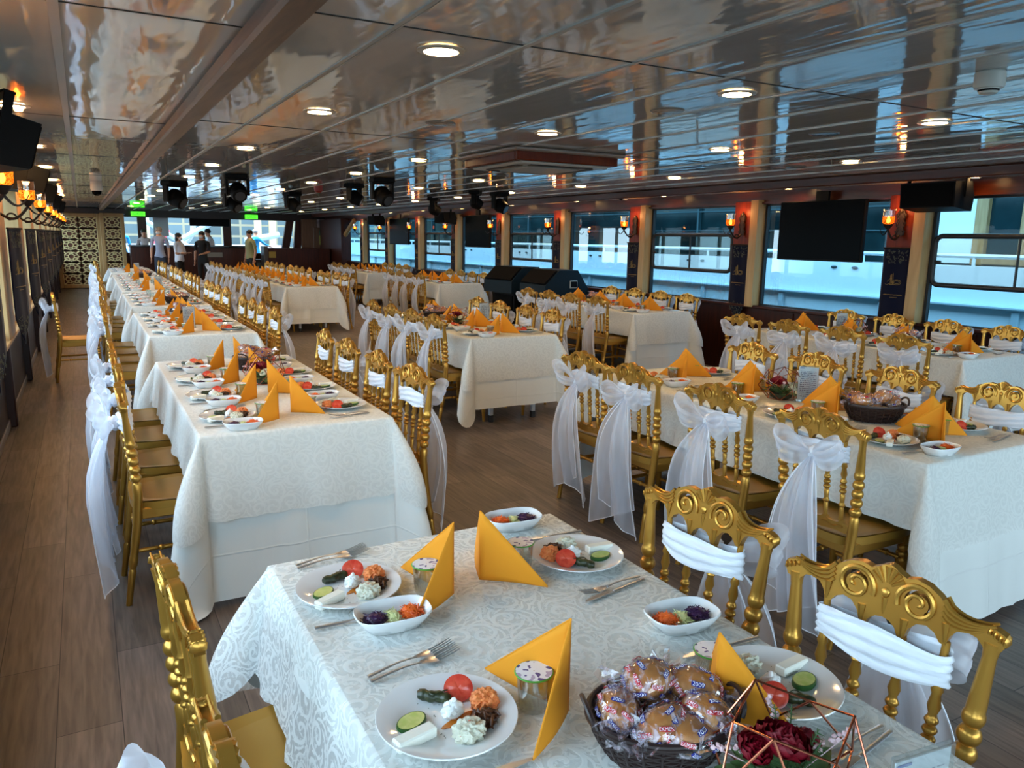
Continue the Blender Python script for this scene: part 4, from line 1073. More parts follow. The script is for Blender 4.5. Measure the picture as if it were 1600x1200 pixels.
def fork_proto():
    mb = MB()
    def z(x): return .003 + .006 * exp(-((x + .03) / .05) ** 2) + (.010 * max(0, (x - .03) / .06) ** 1.5 if x > .03 else 0)
    mb.tube([(x, 0, z(x)) for x in [-.10 + .005 * i for i in range(23)]], [.0050 - .0022 * min(1, i / 16) for i in range(23)], 8, flat=.45, up=(0, 0, 1))
    pts = []
    xs = [.008 + .0045 * i for i in range(9)]
    def head(u, v):
        x = .005 + .042 * u; hw = .003 + .0095 * min(1, (u * 1.5)) ** .8
        return (x, (v - .5) * 2 * hw, z(x) + .002 * (abs(v - .5) * 2) ** 2 - .0015)
    mb.grid(head, 8, 6)
    for k in range(4):
        y = -.0104 + .0069 * k
        mb.tube([(.045 + .0065 * i, y, z(.045 + .0065 * i)) for i in range(9)], [.0015] * 7 + [.0012, .0005], 5)
    return mb.build('fork', STEEL, ang=50)
def knife_proto():
    mb = MB().tube([(-.10 + .012 * i, 0, .004) for i in range(10)], [.0055 - .0001 * i for i in range(10)], 8, flat=.5, up=(0, 0, 1))
    bl = [(.005, -.004), (.03, -.0075), (.07, -.008), (.098, -.004), (.105, .003), (.07, .005), (.005, .004)]
    mb.prism(bl, t=.0016, plane='xy', o=(0, 0, .004)); return mb.build('table_knife', STEEL, ang=40)
def glass_proto():
    prof = [(.026, 0), (.028, .004), (.030, .03), (.0315, .058), (.0325, .066), (.0312, .066), (.030, .05), (.0275, .010), (.001, .008)]
    mb = MB(); n = 32; vs = []
    for (r, z) in prof:
        for i in range(n):
            a = 2 * pi * i / n; k = 1 + .035 * cos(4 * a) if r > .01 else 1; vs.append((r * k * cos(a), r * k * sin(a), z))
    fs = [(i * n + j, i * n + (j + 1) % n, (i + 1) * n + (j + 1) % n, (i + 1) * n + j) for i in range(len(prof) - 1) for j in range(n)]
    fs.append(tuple(range(n))[::-1]); mb.add(vs, fs)
    return mb.build('glass_tumbler', TUMBLER, ang=60)
def cup_proto():
    e = empty('water_cup')
    MB().lathe([(.020, .012), (.022, .014), (.0275, .066), (.0275, .069)], 24, cap=False).build('cup', clear('cup_plastic', (.95, .97, .97), .35), e)
    MB().lathe([(.0275, .0685), (.0345, .0685), (.036, .0700), (.0345, .0715), (.026, .0715)], 28, cap=False).build('rim', P('green_rim', (70, 150, 50), rough=.4), e)
    m, nt, out = newmat('printed_foil'); N = nt.nodes; L = nt.links
    p = N.new('ShaderNodeBsdfPrincipled'); L.new(p.outputs[0], out.inputs[0]); p.inputs['Roughness'].default_value = .35
    t = N.new('ShaderNodeTexCoord'); nz = N.new('ShaderNodeTexNoise'); nz.inputs['Scale'].default_value = 55; nz.inputs['Detail'].default_value = 1; L.new(t.outputs['Object'], nz.inputs[0])
    r = N.new('ShaderNodeValToRGB'); r.color_ramp.interpolation = 'CONSTANT'; r.color_ramp.elements[0].color = lin((60, 60, 130)); r.color_ramp.elements[1].position = .40; r.color_ramp.elements[1].color = lin((226, 230, 238))
    q = r.color_ramp.elements.new(.62); q.color = lin((170, 160, 190)); L.new(nz.outputs[0], r.inputs[0]); L.new(r.outputs[0], p.inputs['Base Color'])
    MB().lathe([(.001, .0722), (.0335, .0718)], 28, cap=False).build('foil_lid', m, e, ang=180)
    return e
def napkin_proto(d1, d2, lean=0):
    """folded paper tent: spine at origin, wings along d1 and d2"""
    e = empty('paper_napkin'); h = .178
    for nm_, d in (('wing', d1), ('wing', d2)):
        d = Vector(d + (0,)); L = d.length; dn = d.normalized(); sd = Vector((-dn.y, dn.x, 0))
        mb = MB()
        def fn(u, v, off=0):
            top = h * (1 - u) + .002
            p = d * u + sd * (.006 * sin(u * pi) * (1 - v)) ; return (p.x + sd.x * off, p.y + sd.y * off, top * v)
        mb.grid(fn, 12, 8); mb.build(nm_, NAPKIN, e, ang=180, solid=.0022)
        MB().tube([tuple(d * (i / 12) + sd * .0004 + Vector((0, 0, h * (1 - i / 12) + .002))) for i in range(13)], .0016, 5).build('fold_edge', NAPKIN, e)
    return e
# food
def food(name, fn, mats, **k): return fn().build(name, mats, **k)
CUKE_S = P('cucumber_peel', (36, 84, 30), rough=.35); CUKE_F = P('cucumber_flesh', (158, 186, 96), rough=.3, var=((184, 200, 128), 90))
CHEESE = P('white_cheese', (238, 238, 226), rough=.5, bump=(160, .5, .0012))
TOMF = P('tomato_red', (190, 44, 26), rough=.18, spec=.6); TOMI = P('tomato_flesh', (214, 84, 60), rough=.2, var=((190, 50, 34), 70))
LEAFM = P('vine_leaf', (34, 42, 24), rough=.35, bump=(90, .8, .003), var=((60, 66, 34), 40))
YOG = P('yogurt_white', (236, 238, 236), rough=.35)
OIL = P('orange_butter_sauce', (206, 120, 36), rough=.15)
CARM = P('orange_carrot_meze', (236, 148, 84), rough=.5, bump=(240, 1, .003), var=((222, 116, 56), 130))
BRWM = P('brown_aubergine_meze', (86, 48, 26), rough=.35, bump=(120, 1, .004), var=((44, 24, 14), 60))
POTM = P('potato_salad', (216, 216, 196), rough=.4, bump=(140, .9, .003), var=((202, 200, 180), 70))
GRB = P('pea_green', (120, 136, 90), rough=.4); REDB = P('carrot_bits', (206, 96, 60), rough=.4)
PURP = P('red_cabbage', (58, 28, 66), rough=.35); CABW = P('white_cabbage', (206, 212, 150), rough=.35); CARR = P('grated_carrot', (226, 98, 30), rough=.4)
HERB = P('dried_mint', (48, 58, 34), rough=.8)
def f_cuke():
    mb = MB(); n = 28
    prof = [(.0, .0042), (.80, .0046), (.93, .0044)]
    el = lambda r, z: [(.027 * r * cos(2 * pi * i / n), .018 * r * sin(2 * pi * i / n), z) for i in range(n)]
    vs = []; 
    for r, z in ((.001, .0090), (.9, .0090)): vs += el(r, z)
    mb.add(vs, [(i, (i + 1) % n, n + (i + 1) % n, n + i) for i in range(n)], 1)
    vs = []
    for r, z in ((.9, .0090), (.985, .0086), (1.03, .003), (1.0, 0), (.001, 0)): vs += el(r, z)
    mb.add(vs, [(j * n + i, j * n + (i + 1) % n, (j + 1) * n + (i + 1) % n, (j + 1) * n + i) for j in range(4) for i in range(n)], 0)
    return mb
cuke = f_cuke().build('cucumber_slice', [CUKE_S, CUKE_F], ang=50)
cheese = MB().box((0, 0, .0085), (.066, .022, .017), ch=.0022).build('white_cheese_piece', CHEESE, ang=30)
def f_tom():
    mb = MB(); bm = bmesh.new(); bmesh.ops.create_uvsphere(bm, u_segments=28, v_segments=14, radius=1)
    vs = []; 
    for v in bm.verts:
        p = v.co; vs.append((p.x * .021, p.y * .0235, max(p.z, -.0) * .0))
    bm.free()
    # half tomato standing on its rind: cut face towards -x, tilted up
    n = 28; rings = []
    for j in range(8):
        a = (pi / 2) * j / 7; rings.append([(.017 * sin(a) * 1.0, .0235 * cos(a) * cos(2 * pi * i / n), .0215 * cos(a) * sin(2 * pi * i / n)) for i in range(n)])
    q = Matrix.Rotation(.62, 3, 'Y')
    vs = [q @ Vector(p) + Vector((0, 0, .0185)) for r_ in rings for p in r_]
    mb.add(vs, [(j * n + i, j * n + (i + 1) % n, (j + 1) * n + (i + 1) % n, (j + 1) * n + i) for j in range(7) for i in range(n)], 0)
    face = []
    for k in (1, .86, .80, .30, .001):
        for i in range(n):
            dz = -.0006 if k in (.80, .86) else 0
            seg = .0016 * (sin(3 * 2 * pi * i / n) > 0) if k == .30 else 0
            face.append(q @ Vector((.0003 - seg + (dz), .0235 * k * cos(2 * pi * i / n), .0215 * k * sin(2 * pi * i / n))) + Vector((0, 0, .0185)))
    mb.add(face, [(j * n + i, j * n + (i + 1) % n, (j + 1) * n + (i + 1) % n, (j + 1) * n + i) for j in range(4) for i in range(n)], 1)
    return mb
tom = f_tom().build('tomato_half', [TOMF, TOMI], ang=50)
def f_roll():
    mb = MB().tube([(-.028 + .0035 * i, .0015 * sin(i * .8), .0095) for i in range(17)], [.0055, .0082] + [.0088 + .0007 * sin(i * 1.7) for i in range(13)] + [.0082, .005], 12)
    mb.tube([(-.02 + .04 * i / 12, .009 * cos(i * .5), .0098 + .0088 * sin(.5 + i * .12)) for i in range(13)], .0012, 4); return mb
roll = f_roll().build('stuffed_vine_leaf', LEAFM)
def f_yog():
    mb = MB()
    for k in range(14):
        a = k * 2.4; r = .013 * sqrt(k / 14)
        mb.blob((r * cos(a), r * sin(a), .010 + .010 * (1 - k / 14)), (.008, .0065, .0075), 2, .5, 2.5, k)
    mb.blob((0, 0, .008), (.018, .016, .008), 2, .3, 3); mb.blob((.002, 0, .024), (.005, .004, .008), 2, .3, 3); return mb
yog = f_yog().build('yogurt_dollop', YOG)
def f_oil():
    n = 24; vs = [(.026 * (1 + .3 * sin(3 * a + 1) + .15 * sin(5 * a)) * cos(a), .013 * (1 + .2 * cos(2 * a)) * sin(a), .0012) for a in [2 * pi * i / n for i in range(n)]]
    mb = MB().prism([(x, y) for x, y, z in vs], t=.0012, plane='xy', o=(0, 0, .0006)); return mb
oil = f_oil().build('butter_sauce', OIL)
def f_mound(rx, ry, h, seed, amp):
    mb = MB(); mb.blob((0, 0, h * .42), (rx, ry, h * .62), 4, amp, 4.2, seed)
    r = random.Random(seed)
    for k in range(22):
        a = r.uniform(0, 2 * pi); q = sqrt(r.random()); mb.blob((rx * .8 * q * cos(a), ry * .8 * q * sin(a), h * (.9 - .75 * q * q)), r.uniform(.003, .0055), 1, .5, 3, k)
    return mb
carm = f_mound(.023, .020, .030, 3, .35).build('carrot_meze_mound', CARM)
def f_brw():
    mb = f_mound(.020, .016, .018, 8, .6); r = random.Random(4)
    for k in range(26):
        a = r.uniform(0, 6.3); q = r.uniform(.1, 1); c = Vector((.020 * q * cos(a), .017 * q * sin(a), .014 + .006 * (1 - q)))
        d = Vector((r.uniform(-1, 1), r.uniform(-1, 1), r.uniform(-.3, .6))).normalized() * .008
        mb.tube([c - d, c + Vector((0, 0, .002)), c + d], [.0018, .0028, .0015], 5)
    return mb
brw = f_brw().build('aubergine_meze_mound', BRWM)
def f_pot():
    mb = f_mound(.024, .021, .027, 5, .35); r = random.Random(9)
    for k in range(26):
        a = r.uniform(0, 6.3); q = sqrt(r.random()); p = (.022 * q * cos(a), .019 * q * sin(a), .027 * (.96 - .72 * q * q))
        mb.box(p, (.0045, .0045, .0045), rot=Matrix.Rotation(a, 3, 'Z'), mi=1 if k % 2 else 2, ch=.001)
    return mb
pot = f_pot().build('potato_salad_mound', [POTM, GRB, REDB])
def f_shred(n, sx_, sy_, h, seed, th, ln):
    r = random.Random(seed); mb = MB(); mb.blob((0, 0, h * .3), (sx_ * .85, sy_ * .8, h * .55), 2, .3, 3, seed)
    for k in range(n):
        a = r.uniform(0, 6.3); q = sqrt(r.random()); c = Vector((sx_ * q * cos(a), sy_ * q * sin(a), h * (1 - .6 * q * q) * r.uniform(.6, 1.15) * .8))
        b = r.uniform(0, 6.3); d = Vector((cos(b), sin(b), r.uniform(-.5, .5))) * ln * r.uniform(.5, 1); e_ = Vector((-sin(b), cos(b), .4)) * ln * .3 * r.uniform(-1, 1)
        mb.tube([c - d, c + e_, c + d], [th * .6, th, th * .5], 4)
    return mb
sh_p = f_shred(130, .026, .026, .026, 1, .0014, .010).build('shredded_red_cabbage', PURP)
sh_w = f_shred(60, .016, .026, .022, 2, .0015, .010).build('shredded_white_cabbage', CABW)
sh_c = f_shred(130, .026, .026, .028, 3, .0013, .010).build('grated_carrot_heap', CARR)
def f_herb():
    r = random.Random(5); mb = MB()
    for k in range(90):
        a = r.uniform(0, 6.3); q = r.uniform(.02, .108)
        mb.box((q * cos(a), q * sin(a), .0070 + max(0, (q - .082)) * .38), (.0016, .0011, .0005), rot=Matrix.Rotation(r.uniform(0, 3), 3, 'Z'))
    return mb
herb = f_herb().build('dried_mint_flakes', HERB, ang=30, smooth=False)
def f_meze():   # far tables: the plateful is a few pixels
    mb = MB()
    for k, (x, y, s_, m) in enumerate(((.0, .03, .022, 0), (.03, -.03, .021, 1), (-.035, -.01, .02, 2), (-.03, .045, .02, 3), (.045, .02, .018, 4), (.0, -.05, .018, 5), (.01, .0, .014, 4))):
        mb.blob((x, y, .016), (s_, s_ * .8, .014), 1, .4, 3, k, m)
    return mb
meze = f_meze().build('meze_serving', [CARM, BRWM, TOMF, CUKE_S, CHEESE, LEAFM])
plate = plate_proto(); bowl = bowl_mb(.083, .056, .02, .036, .003).build('salad_bowl', PORC, ang=60)
fork = fork_proto(); knife = knife_proto(); glass = glass_proto(); cup = cup_proto()
napL = napkin_proto((-.07, .19), (-.125, -.085)); napR = napkin_proto((.14, -.10), (.06, .19))

def place(side, x, y, px, py, a=0):
    """person frame (facing the table centre) to world"""
    s_ = 1 if side == 'L' else -1
    return x + s_ * px, y + s_ * py
def setting(side, xe, y, who, detail, salad_flip=False, seed=0, foods=True, nap=True, bowl_on=True, napxy=None, glassxy=None, bowlxy=None, cupon=None, naprot=None):
    r = random.Random(seed * 17 + 3); s_ = 1 if side == 'L' else -1; rz = 0 if side == 'L' else pi
    j = lambda k=.008: r.uniform(-k, k)
    px, py = xe + s_ * .135, y + j()
    inst(plate, (px, py, TZ), r.uniform(0, 3), 'white plate of cold starters, ' + who, 'plate', 'dinner plates')
    gl = 'cold starters on the plates'
    def on(pr, x, y_, rot, lb, cat, z=.0062):
        x *= 1.15; y_ *= 1.15; a = prz; q = (px + cos(a) * x - sin(a) * y_, py + sin(a) * x + cos(a) * y_, TZ + z)
        inst(pr, q, a + rot, lb + ' on plate, ' + who, cat, gl, scale=1.14)
    prz = (r.uniform(-.4, .4) + (0 if side == 'L' else pi)) if seed not in FIXROT else FIXROT[seed]
    if foods:
        if detail >= 2:
            # plate layout in the person frame of the photographs' front plate
            on(roll, -.002, .052, -.25 + r.uniform(-.5, .5), 'dark stuffed vine leaf', 'stuffed vine leaf')
            on(tom, .036, .044, 1.1 - prz, 'cut red tomato', 'tomato')
            on(carm, .064, .004, .2, 'orange carrot mound', 'meze')
            on(brw, .050, -.034, .5, 'dark brown aubergine mound', 'meze')
            on(pot, .014, -.052, 0, 'pale potato salad mound', 'salad')
            on(yog, .010, .004, .3, 'white yogurt dollop', 'yogurt', .0072)
            on(oil, .012, -.012, .4, 'orange butter smear', 'sauce')
            on(cuke, -.054, .010, .5, 'oval cucumber slice', 'cucumber')
            on(cheese, -.062, -.030, .25, 'white cheese bar', 'cheese')
            if detail >= 3:
                o = inst(herb, (px, py, TZ), r.uniform(0, 6), 'dried mint flakes on plate, ' + who, 'herbs', 'mint flakes'); o['kind'] = 'stuff'
        else:
            o = inst(meze, (px, py, TZ + .004), prz, 'mixed cold starters on plate, ' + who, 'food', gl); o['kind'] = 'stuff'
    if bowl_on:
        bx_, by_ = bowlxy if bowlxy else (xe + s_ * .165, y - s_ * .215 + j())
        bz = (0 if side == 'L' else pi) + r.uniform(-.12, .12)
        inst(bowl, (bx_, by_, TZ), bz, 'small white salad bowl, ' + who, 'bowl', 'salad bowls')
        c_, sn = cos(bz), sin(bz)
        for pr, off, lb, cat in ((sh_p, -.040, 'shredded red cabbage', 'cabbage'), (sh_w, 0, 'shredded white cabbage', 'cabbage'), (sh_c, .042, 'grated carrot', 'carrot')):
            o = inst(pr, (bx_ + c_ * off, by_ + sn * off, TZ + .012), bz, lb + ' in bowl, ' + who, cat, 'salads in the bowls'); o['kind'] = 'stuff'
    for q, (fy, rot) in enumerate(((.185, .12), (.208, .17))):
        inst(fork if (side == 'L' or q == 0) else knife, (xe + s_ * .155, y + s_ * fy, TZ), rz + rot * 1, ('upper ' if q == 0 else 'lower ') + ('fork' if (side == 'L' or q == 0) else 'knife') + ' of a pair by plate, ' + who, 'fork' if (side == 'L' or q == 0) else 'knife', 'cutlery')
    inst(knife, (xe + s_ * .115, y - s_ * .155, TZ), rz - .06, 'knife half hidden by bowl, ' + who, 'knife', 'cutlery')
    if nap:
        nx, ny = napxy if napxy else ((xe + .345, y - .11 + j()) if side == 'L' else (xe - .385, y - .02 + j()))
        inst(napL if side == 'L' else napR, (nx, ny, TZ), r.uniform(-.12, .12) if naprot is None else naprot, 'orange folded napkin, ' + who, 'napkin', 'orange napkins')
    gx, gy = glassxy if glassxy else ((xe + .285, y - .045) if side == 'L' else (xe - .30, y - .03))
    inst(glass, (gx, gy, TZ), r.uniform(0, 1.5), 'clear glass tumbler, ' + who, 'glass', 'tumblers')
    if cupon if cupon is not None else True: inst(cup, (gx, gy, TZ), r.uniform(0, 6), 'green-lidded water cup in tumbler, ' + who, 'water cup', 'water cups')
FIXROT = {}
# ---------------------------------------------------------------- bread basket with wrapped rolls
def basket_proto():
    e = empty('bread_basket'); A, B = .140, .112
    def ell(k, z, n=72, f=0, amp=0, ph=0): return [((A * k + amp * cos(f * t + ph)) * cos(t), (B * k + amp * cos(f * t + ph)) * sin(t), z) for t in [2 * pi * i / n for i in range(n)]]
    W = P('dark_brown_wicker', (44, 30, 28), rough=.4, bump=(200, .3, .001))
    mb = MB(); rows_ = 11
    for i in range(rows_):
        t = i / (rows_ - 1); k = .74 + .26 * t ** .8
        mb.tube(ell(k, .006 + .072 * t, 96, 24, .0022, pi * (i % 2)), .0042, 5, closed=True, flat=.9)
    for j in range(24):
        a = 2 * pi * (j + .0) / 24
        mb.tube([(A * k * cos(a), B * k * sin(a), z) for k, z in ((.73, .0), (.86, .025), (.95, .05), (1.0, .08))], .0030, 5)
    mb.build('wicker_side', W, e)
    mb = MB().tube(ell(1.0, .083, 64), .0058, 7, closed=True).tube(ell(1.03, .079, 64), .0045, 6, closed=True); mb.build('rim', W, e)
    n = 40; mb = MB().prism([(A * .75 * cos(2 * pi * i / n), B * .75 * sin(2 * pi * i / n)) for i in range(n)], t=.006, plane='xy', o=(0, 0, .004)); mb.build('base', W, e, ang=30)
    for sg in (-1, 1):
        mb = MB().tube([(sg * (A * 1.0 + .012 * sin(t * pi)), .045 * cos(t * pi), .082 + .030 * sin(t * pi)) for t in [i / 12 for i in range(13)]], .005, 7); mb.build('handle', W, e)
    return e
BREAD = P('brown_bread_crust', (198, 122, 54), rough=.45, var=((222, 160, 90), 18))
LBLUE = P('wrapper_blue', (44, 50, 140), rough=.35); LRED = P('wrapper_red', (196, 40, 52), rough=.35); LWH = P('wrapper_white_ink', (236, 236, 244), rough=.4)
def roll_proto(seed, detailed=True):
    r = random.Random(seed); e = empty('wrapped_bread_roll'); R_ = Vector((.056, .040, .034))
    MB().blob((0, 0, 0), R_ * .93, 3, .08, 1.5, seed).build('bread', BREAD, e)
    def surf(th, ph, k=1.0):
        d = Vector((cos(ph) * cos(th), cos(ph) * sin(th), sin(ph)))
        q = k * (1 + .08 * noise.noise(d * 5 + Vector((seed, 0, 0))) + .05 * noise.noise(d * 11))
        return Vector((R_.x * d.x, R_.y * d.y, R_.z * d.z)) * q
    mb = MB(); mb.grid(lambda u, v: tuple(surf(2 * pi * u, -pi / 2 + pi * v, 1.04)), 40, 20)
    # twisted, crimped ends of the film
    for sg in (-1, 1):
        mb.grid(lambda u, v: (sg * (.050 + .042 * v), (u - .5) * (.030 + .070 * v) , .006 * sin(u * 21 + seed) * (1 + v) + .012 * v * sin(seed + sg)), 14, 5)
    mb.build('film_wrapper', FILM, e, ang=25)
    if detailed:
        k = 0
        for th in [i * .9 + .3 for i in range(7)]:
            for ph in (-.1, .45, 1.0):
                if ph > .9 and k % 2: k += 1; continue
                body, col = (('2000', LBLUE) if k % 3 != 1 else ('EKMEK', LRED))
                w, h = (.025, .0102) if body == '2000' else (.028, .0085)
                if ph > .9: th2 = th * 1.3
                else: th2 = th + ph
                c = surf(th2, ph, 1.06); nrm = Vector((c.x / R_.x ** 2, c.y / R_.y ** 2, c.z / R_.z ** 2)).normalized()
                ax = nrm.cross(Vector((0, 0, 1))).normalized() * -1; up = ax.cross(nrm) * -1 if False else nrm.cross(ax)
                an = r.uniform(-.6, .6); ax, up = ax * cos(an) + up * sin(an), up * cos(an) - ax * sin(an)
                def onto(a, b, lift):
                    p = c + ax * a + up * b; q = Vector((p.x / R_.x, p.y / R_.y, p.z / R_.z)); L = q.length
                    th_, ph_ = atan2(q.y, q.x), math.asin(max(-1, min(1, q.z / L))); return tuple(surf(th_, ph_, 1.06 + lift))
                m = MB(); m.grid(lambda u, v: onto((u - .5) * w, (v - .5) * h * (1 - .25 * abs(2 * u - 1) ** 4), 0), 8, 4)
                lab = m.build('printed_label', col, e, ang=180)
                me = text_mesh(body, h * 1.05); m = MB(); m.v = [onto(v.co.x, v.co.y, .012) for v in me.vertices]; m.f = [tuple(p.vertices) for p in me.polygons]; m.m = [0] * len(m.f)
                m.build('label_lettering', LWH, lab, smooth=False)
                k += 1
    else:
        m1 = MB()
        for i in range(9):
            c = surf(i * 2.1, .2 + .3 * (i % 3), 1.06); m1.blob(c, (.010, .008, .004), 1, mi=i % 2)
        m1.build('printed_label', [LBLUE, LRED], e)
    return e
bsk = basket_proto(); ROLL = [roll_proto(1), roll_proto(2)]
ROLLF = roll_proto(3, False)
def basket(x, y, rz, where, near=False):
    inst(bsk, (x, y, TZ), rz, 'dark wicker bread basket ' + where, 'basket', 'bread baskets', scale=.88 if near else 1.0)
    spots = [(-.015, .040, .122, .5, .3), (.075, .035, .100, -.6, .2), (-.085, .000, .090, 1.3, .2), (-.02, -.055, .085, .5, -.3), (.070, -.035, .092, 1.9, .3), (.005, .0, .066, .9, 0), (.02, -.075, .078, .1, .2)]
    nm = ['topmost', 'handle-end', 'rim-side', 'front', 'outer', 'lowest', 'small edge']
    kk = .88 if near else 1.0
    for k, (a, b, z, r_, t_) in enumerate(spots):
        c, s_ = cos(rz), sin(rz)
        pr = ROLL[k % 2] if near else ROLLF
        inst(pr, (x + kk * (c * a - s_ * b), y + kk * (s_ * a + c * b), TZ + z * kk), 0, 'film-wrapped bread roll, %s one in the basket %s' % (nm[k], where), 'bread roll', 'wrapped bread rolls', rot=(t_, t_ * .6, rz + r_), scale=.92 if near else 1.0)
# ---------------------------------------------------------------- flower centrepiece in a copper wire frame
ROSE_R = P('crimson_petal', (118, 6, 26), rough=.5, spec=.3); ROSE_W = P('cream_petal', (232, 230, 206), rough=.5); ROSE_P = P('pink_blossom', (220, 186, 190), rough=.5)
GRN = P('leaf_green', (70, 100, 52), rough=.5, var=((110, 132, 84), 30)); GRD = P('fern_green', (44, 84, 36), rough=.55)
COPPER = P('copper_wire', (200, 120, 92), rough=.18, metal=1)
def flower_mb(R_, seed, layers=5):
    r = random.Random(seed); mb = MB(); mb.blob((0, 0, R_ * .35), R_ * .35, 2, .2, 2, seed)
    for l in range(layers):
        n = 4 + l; rad = R_ * (.28 + .72 * l / (layers - 1)); op = .12 + .95 * l / (layers - 1)
        for k in range(n):
            a = 2 * pi * (k + .5 * (l % 2)) / n + r.uniform(-.15, .15)
            def fn(u, v):
                w = (u - .5) * 2; wd = rad * .85 * sin(pi * (.12 + .80 * v)) ** .7 * w
                out = rad * (.15 + .85 * sin(min(1, v * 1.1) * op * 1.2)) * (1 - .28 * w * w); z = R_ * (.95 * v * cos(op * .75) + .10 * w * w + .05 * sin(w * 5 + k))
                return (out * cos(a) - wd * sin(a), out * sin(a) + wd * cos(a), z)
            mb.grid(fn, 6, 6)
    return mb
def centre_proto():
    e = empty('flower_centrepiece')
    # geometric wire frame: stacked irregular polygons and struts
    def poly(n, r, z, ph, zz=0): return [(r * cos(2 * pi * i / n + ph), r * sin(2 * pi * i / n + ph), z + (zz if i % 2 else 0)) for i in range(n)]
    b0 = poly(6, .075, .003, 0); b1 = poly(6, .125, .065, pi / 6); b2 = poly(6, .085, .135, 0, .028)
    mb = MB()
    def seg(a, b): mb.tube([a, b], .0019, 6)
    for i in range(6):
        seg(b0[i], b0[(i + 1) % 6]); seg(b0[i], b1[i]); seg(b0[i], b1[i - 1]); seg(b1[i], b2[i]); seg(b1[i - 1], b2[i]); seg(b2[i], b2[(i + 1) % 6])
    for p in b0 + b1 + b2: mb.blob(p, .0026, 1)
    mb.build('copper_frame', COPPER, e)
    def put(mbx, name, mat, loc, rot, sc=1):
        o = mbx.build(name, mat, e, ang=180); o.location = loc; o.rotation_euler = rot; o.scale = (sc,) * 3; return o
    put(flower_mb(.036, 1, 6), 'crimson_rose', ROSE_R, (.010, .020, .078), (.2, .15, 0), 1.25)
    put(flower_mb(.024, 2), 'crimson_rosebud', ROSE_R, (-.030, .048, .092), (.5, -.3, 0), 1.2)
    put(flower_mb(.022, 3), 'crimson_rosebud', ROSE_R, (.066, .000, .070), (.1, .6, 0), 1.2)
    put(flower_mb(.030, 4, 5), 'cream_rose', ROSE_W, (-.052, -.030, .060), (-.4, -.5, 0))
    put(flower_mb(.022, 6, 5), 'cream_rose', ROSE_W, (.02, -.062, .052), (-.9, .2, 0))
    r = random.Random(5)
    mb = MB()
    for k in range(26):
        a = r.uniform(0, 2 * pi); el = r.uniform(.1, 1.0); L = r.uniform(.06, .10); b = Vector((cos(a) * .03, sin(a) * .03, .03)); d = Vector((cos(a) * cos(el), sin(a) * cos(el), sin(el) * .8)); s_ = d.cross(Vector((0, 0, 1))).normalized()
        mb.grid(lambda u, v: tuple(b + d * L * v + s_ * (u - .5) * .036 * sin(pi * min(1, v * 1.02)) ** .8 + Vector((0, 0, -.02 * v * v + .006 * abs(u - .5)))), 4, 8)
    mb.build('leaves', GRN, e, ang=180)
    mb = MB()
    for f in range(9):
        a = r.uniform(0, 2 * pi); L = r.uniform(.09, .13); el = r.uniform(.2, 1.1)
        for k in range(14):
            t = .15 + .85 * k / 14; p = Vector((cos(a) * cos(el) * L * t, sin(a) * cos(el) * L * t, .03 + sin(el) * L * t))
            for sg in (-1, 1):
                q = p + Vector((-sin(a), cos(a), .3)) * sg * .022 * (1 - t * .7) + Vector((cos(a), sin(a), 0)) * .008
                mb.tube([p, q], [.0012, .0004], 4)
        mb.tube([(0, 0, .02), (cos(a) * cos(el) * L, sin(a) * cos(el) * L, .03 + sin(el) * L)], .001, 4)
    mb.build('fern_sprays', GRD, e)
    mb = MB()
    for f in range(4):
        a = .6 + f * 1.7; 
        for k in range(16):
            t = k / 16; mb.blob((cos(a) * (.05 + .07 * t) + r.uniform(-.006, .006), sin(a) * (.05 + .07 * t) + r.uniform(-.006, .006), .09 + .02 * t + r.uniform(-.005, .005)), .0042, 1, .5, 3, k)
        mb.tube([(cos(a) * .03, sin(a) * .03, .06), (cos(a) * .12, sin(a) * .12, .11)], .001, 4)
    mb.build('pink_sprigs', ROSE_P, e)
    MB().lathe([(.04, 0), (.055, .01), (.060, .03), (.05, .032)], 20).build('moss_bowl', P('dark_moss', (60, 60, 40), rough=.9, bump=(60, 1, .004)), e)
    return e
cen = centre_proto()
# menu card in an acrylic stand
def card_mat():
    m, nt, out = newmat('printed_menu'); N = nt.nodes; L = nt.links
    p = N.new('ShaderNodeBsdfPrincipled'); L.new(p.outputs[0], out.inputs[0]); p.inputs['Roughness'].default_value = .3
    t = N.new('ShaderNodeTexCoord'); sp = N.new('ShaderNodeSeparateXYZ'); L.new(t.outputs['Object'], sp.inputs[0])
    def m_(op, a, b=None):
        n = N.new('ShaderNodeMath'); n.operation = op
        for i, q in enumerate((a, b)):
            if q is None: continue
            if isinstance(q, (int, float)): n.inputs[i].default_value = q
            else: L.new(q, n.inputs[i])
        return n.outputs[0]
    rows_ = m_('GREATER_THAN', m_('FRACT', m_('MULTIPLY', sp.outputs[2], 95)), .45)
    nz = N.new('ShaderNodeTexNoise'); mp = N.new('ShaderNodeMapping'); mp.inputs['Scale'].default_value = (1, 260, 95); L.new(t.outputs['Object'], mp.inputs[0]); L.new(mp.outputs[0], nz.inputs[0]); nz.inputs['Scale'].default_value = 1
    wd = m_('GREATER_THAN', nz.outputs[0], .46)
    inx = m_('LESS_THAN', m_('ABSOLUTE', sp.outputs[1]), .040); inz = m_('MULTIPLY', m_('GREATER_THAN', sp.outputs[2], .025), m_('LESS_THAN', sp.outputs[2], .165))
    k = m_('MULTIPLY', m_('MULTIPLY', rows_, wd), m_('MULTIPLY', inx, inz))
    mx = N.new('ShaderNodeMix'); mx.data_type = 'RGBA'; L.new(k, mx.inputs[0]); mx.inputs[6].default_value = lin((222, 226, 232)); mx.inputs[7].default_value = lin((110, 114, 140))
    L.new(mx.outputs[2], p.inputs['Base Color']); return m
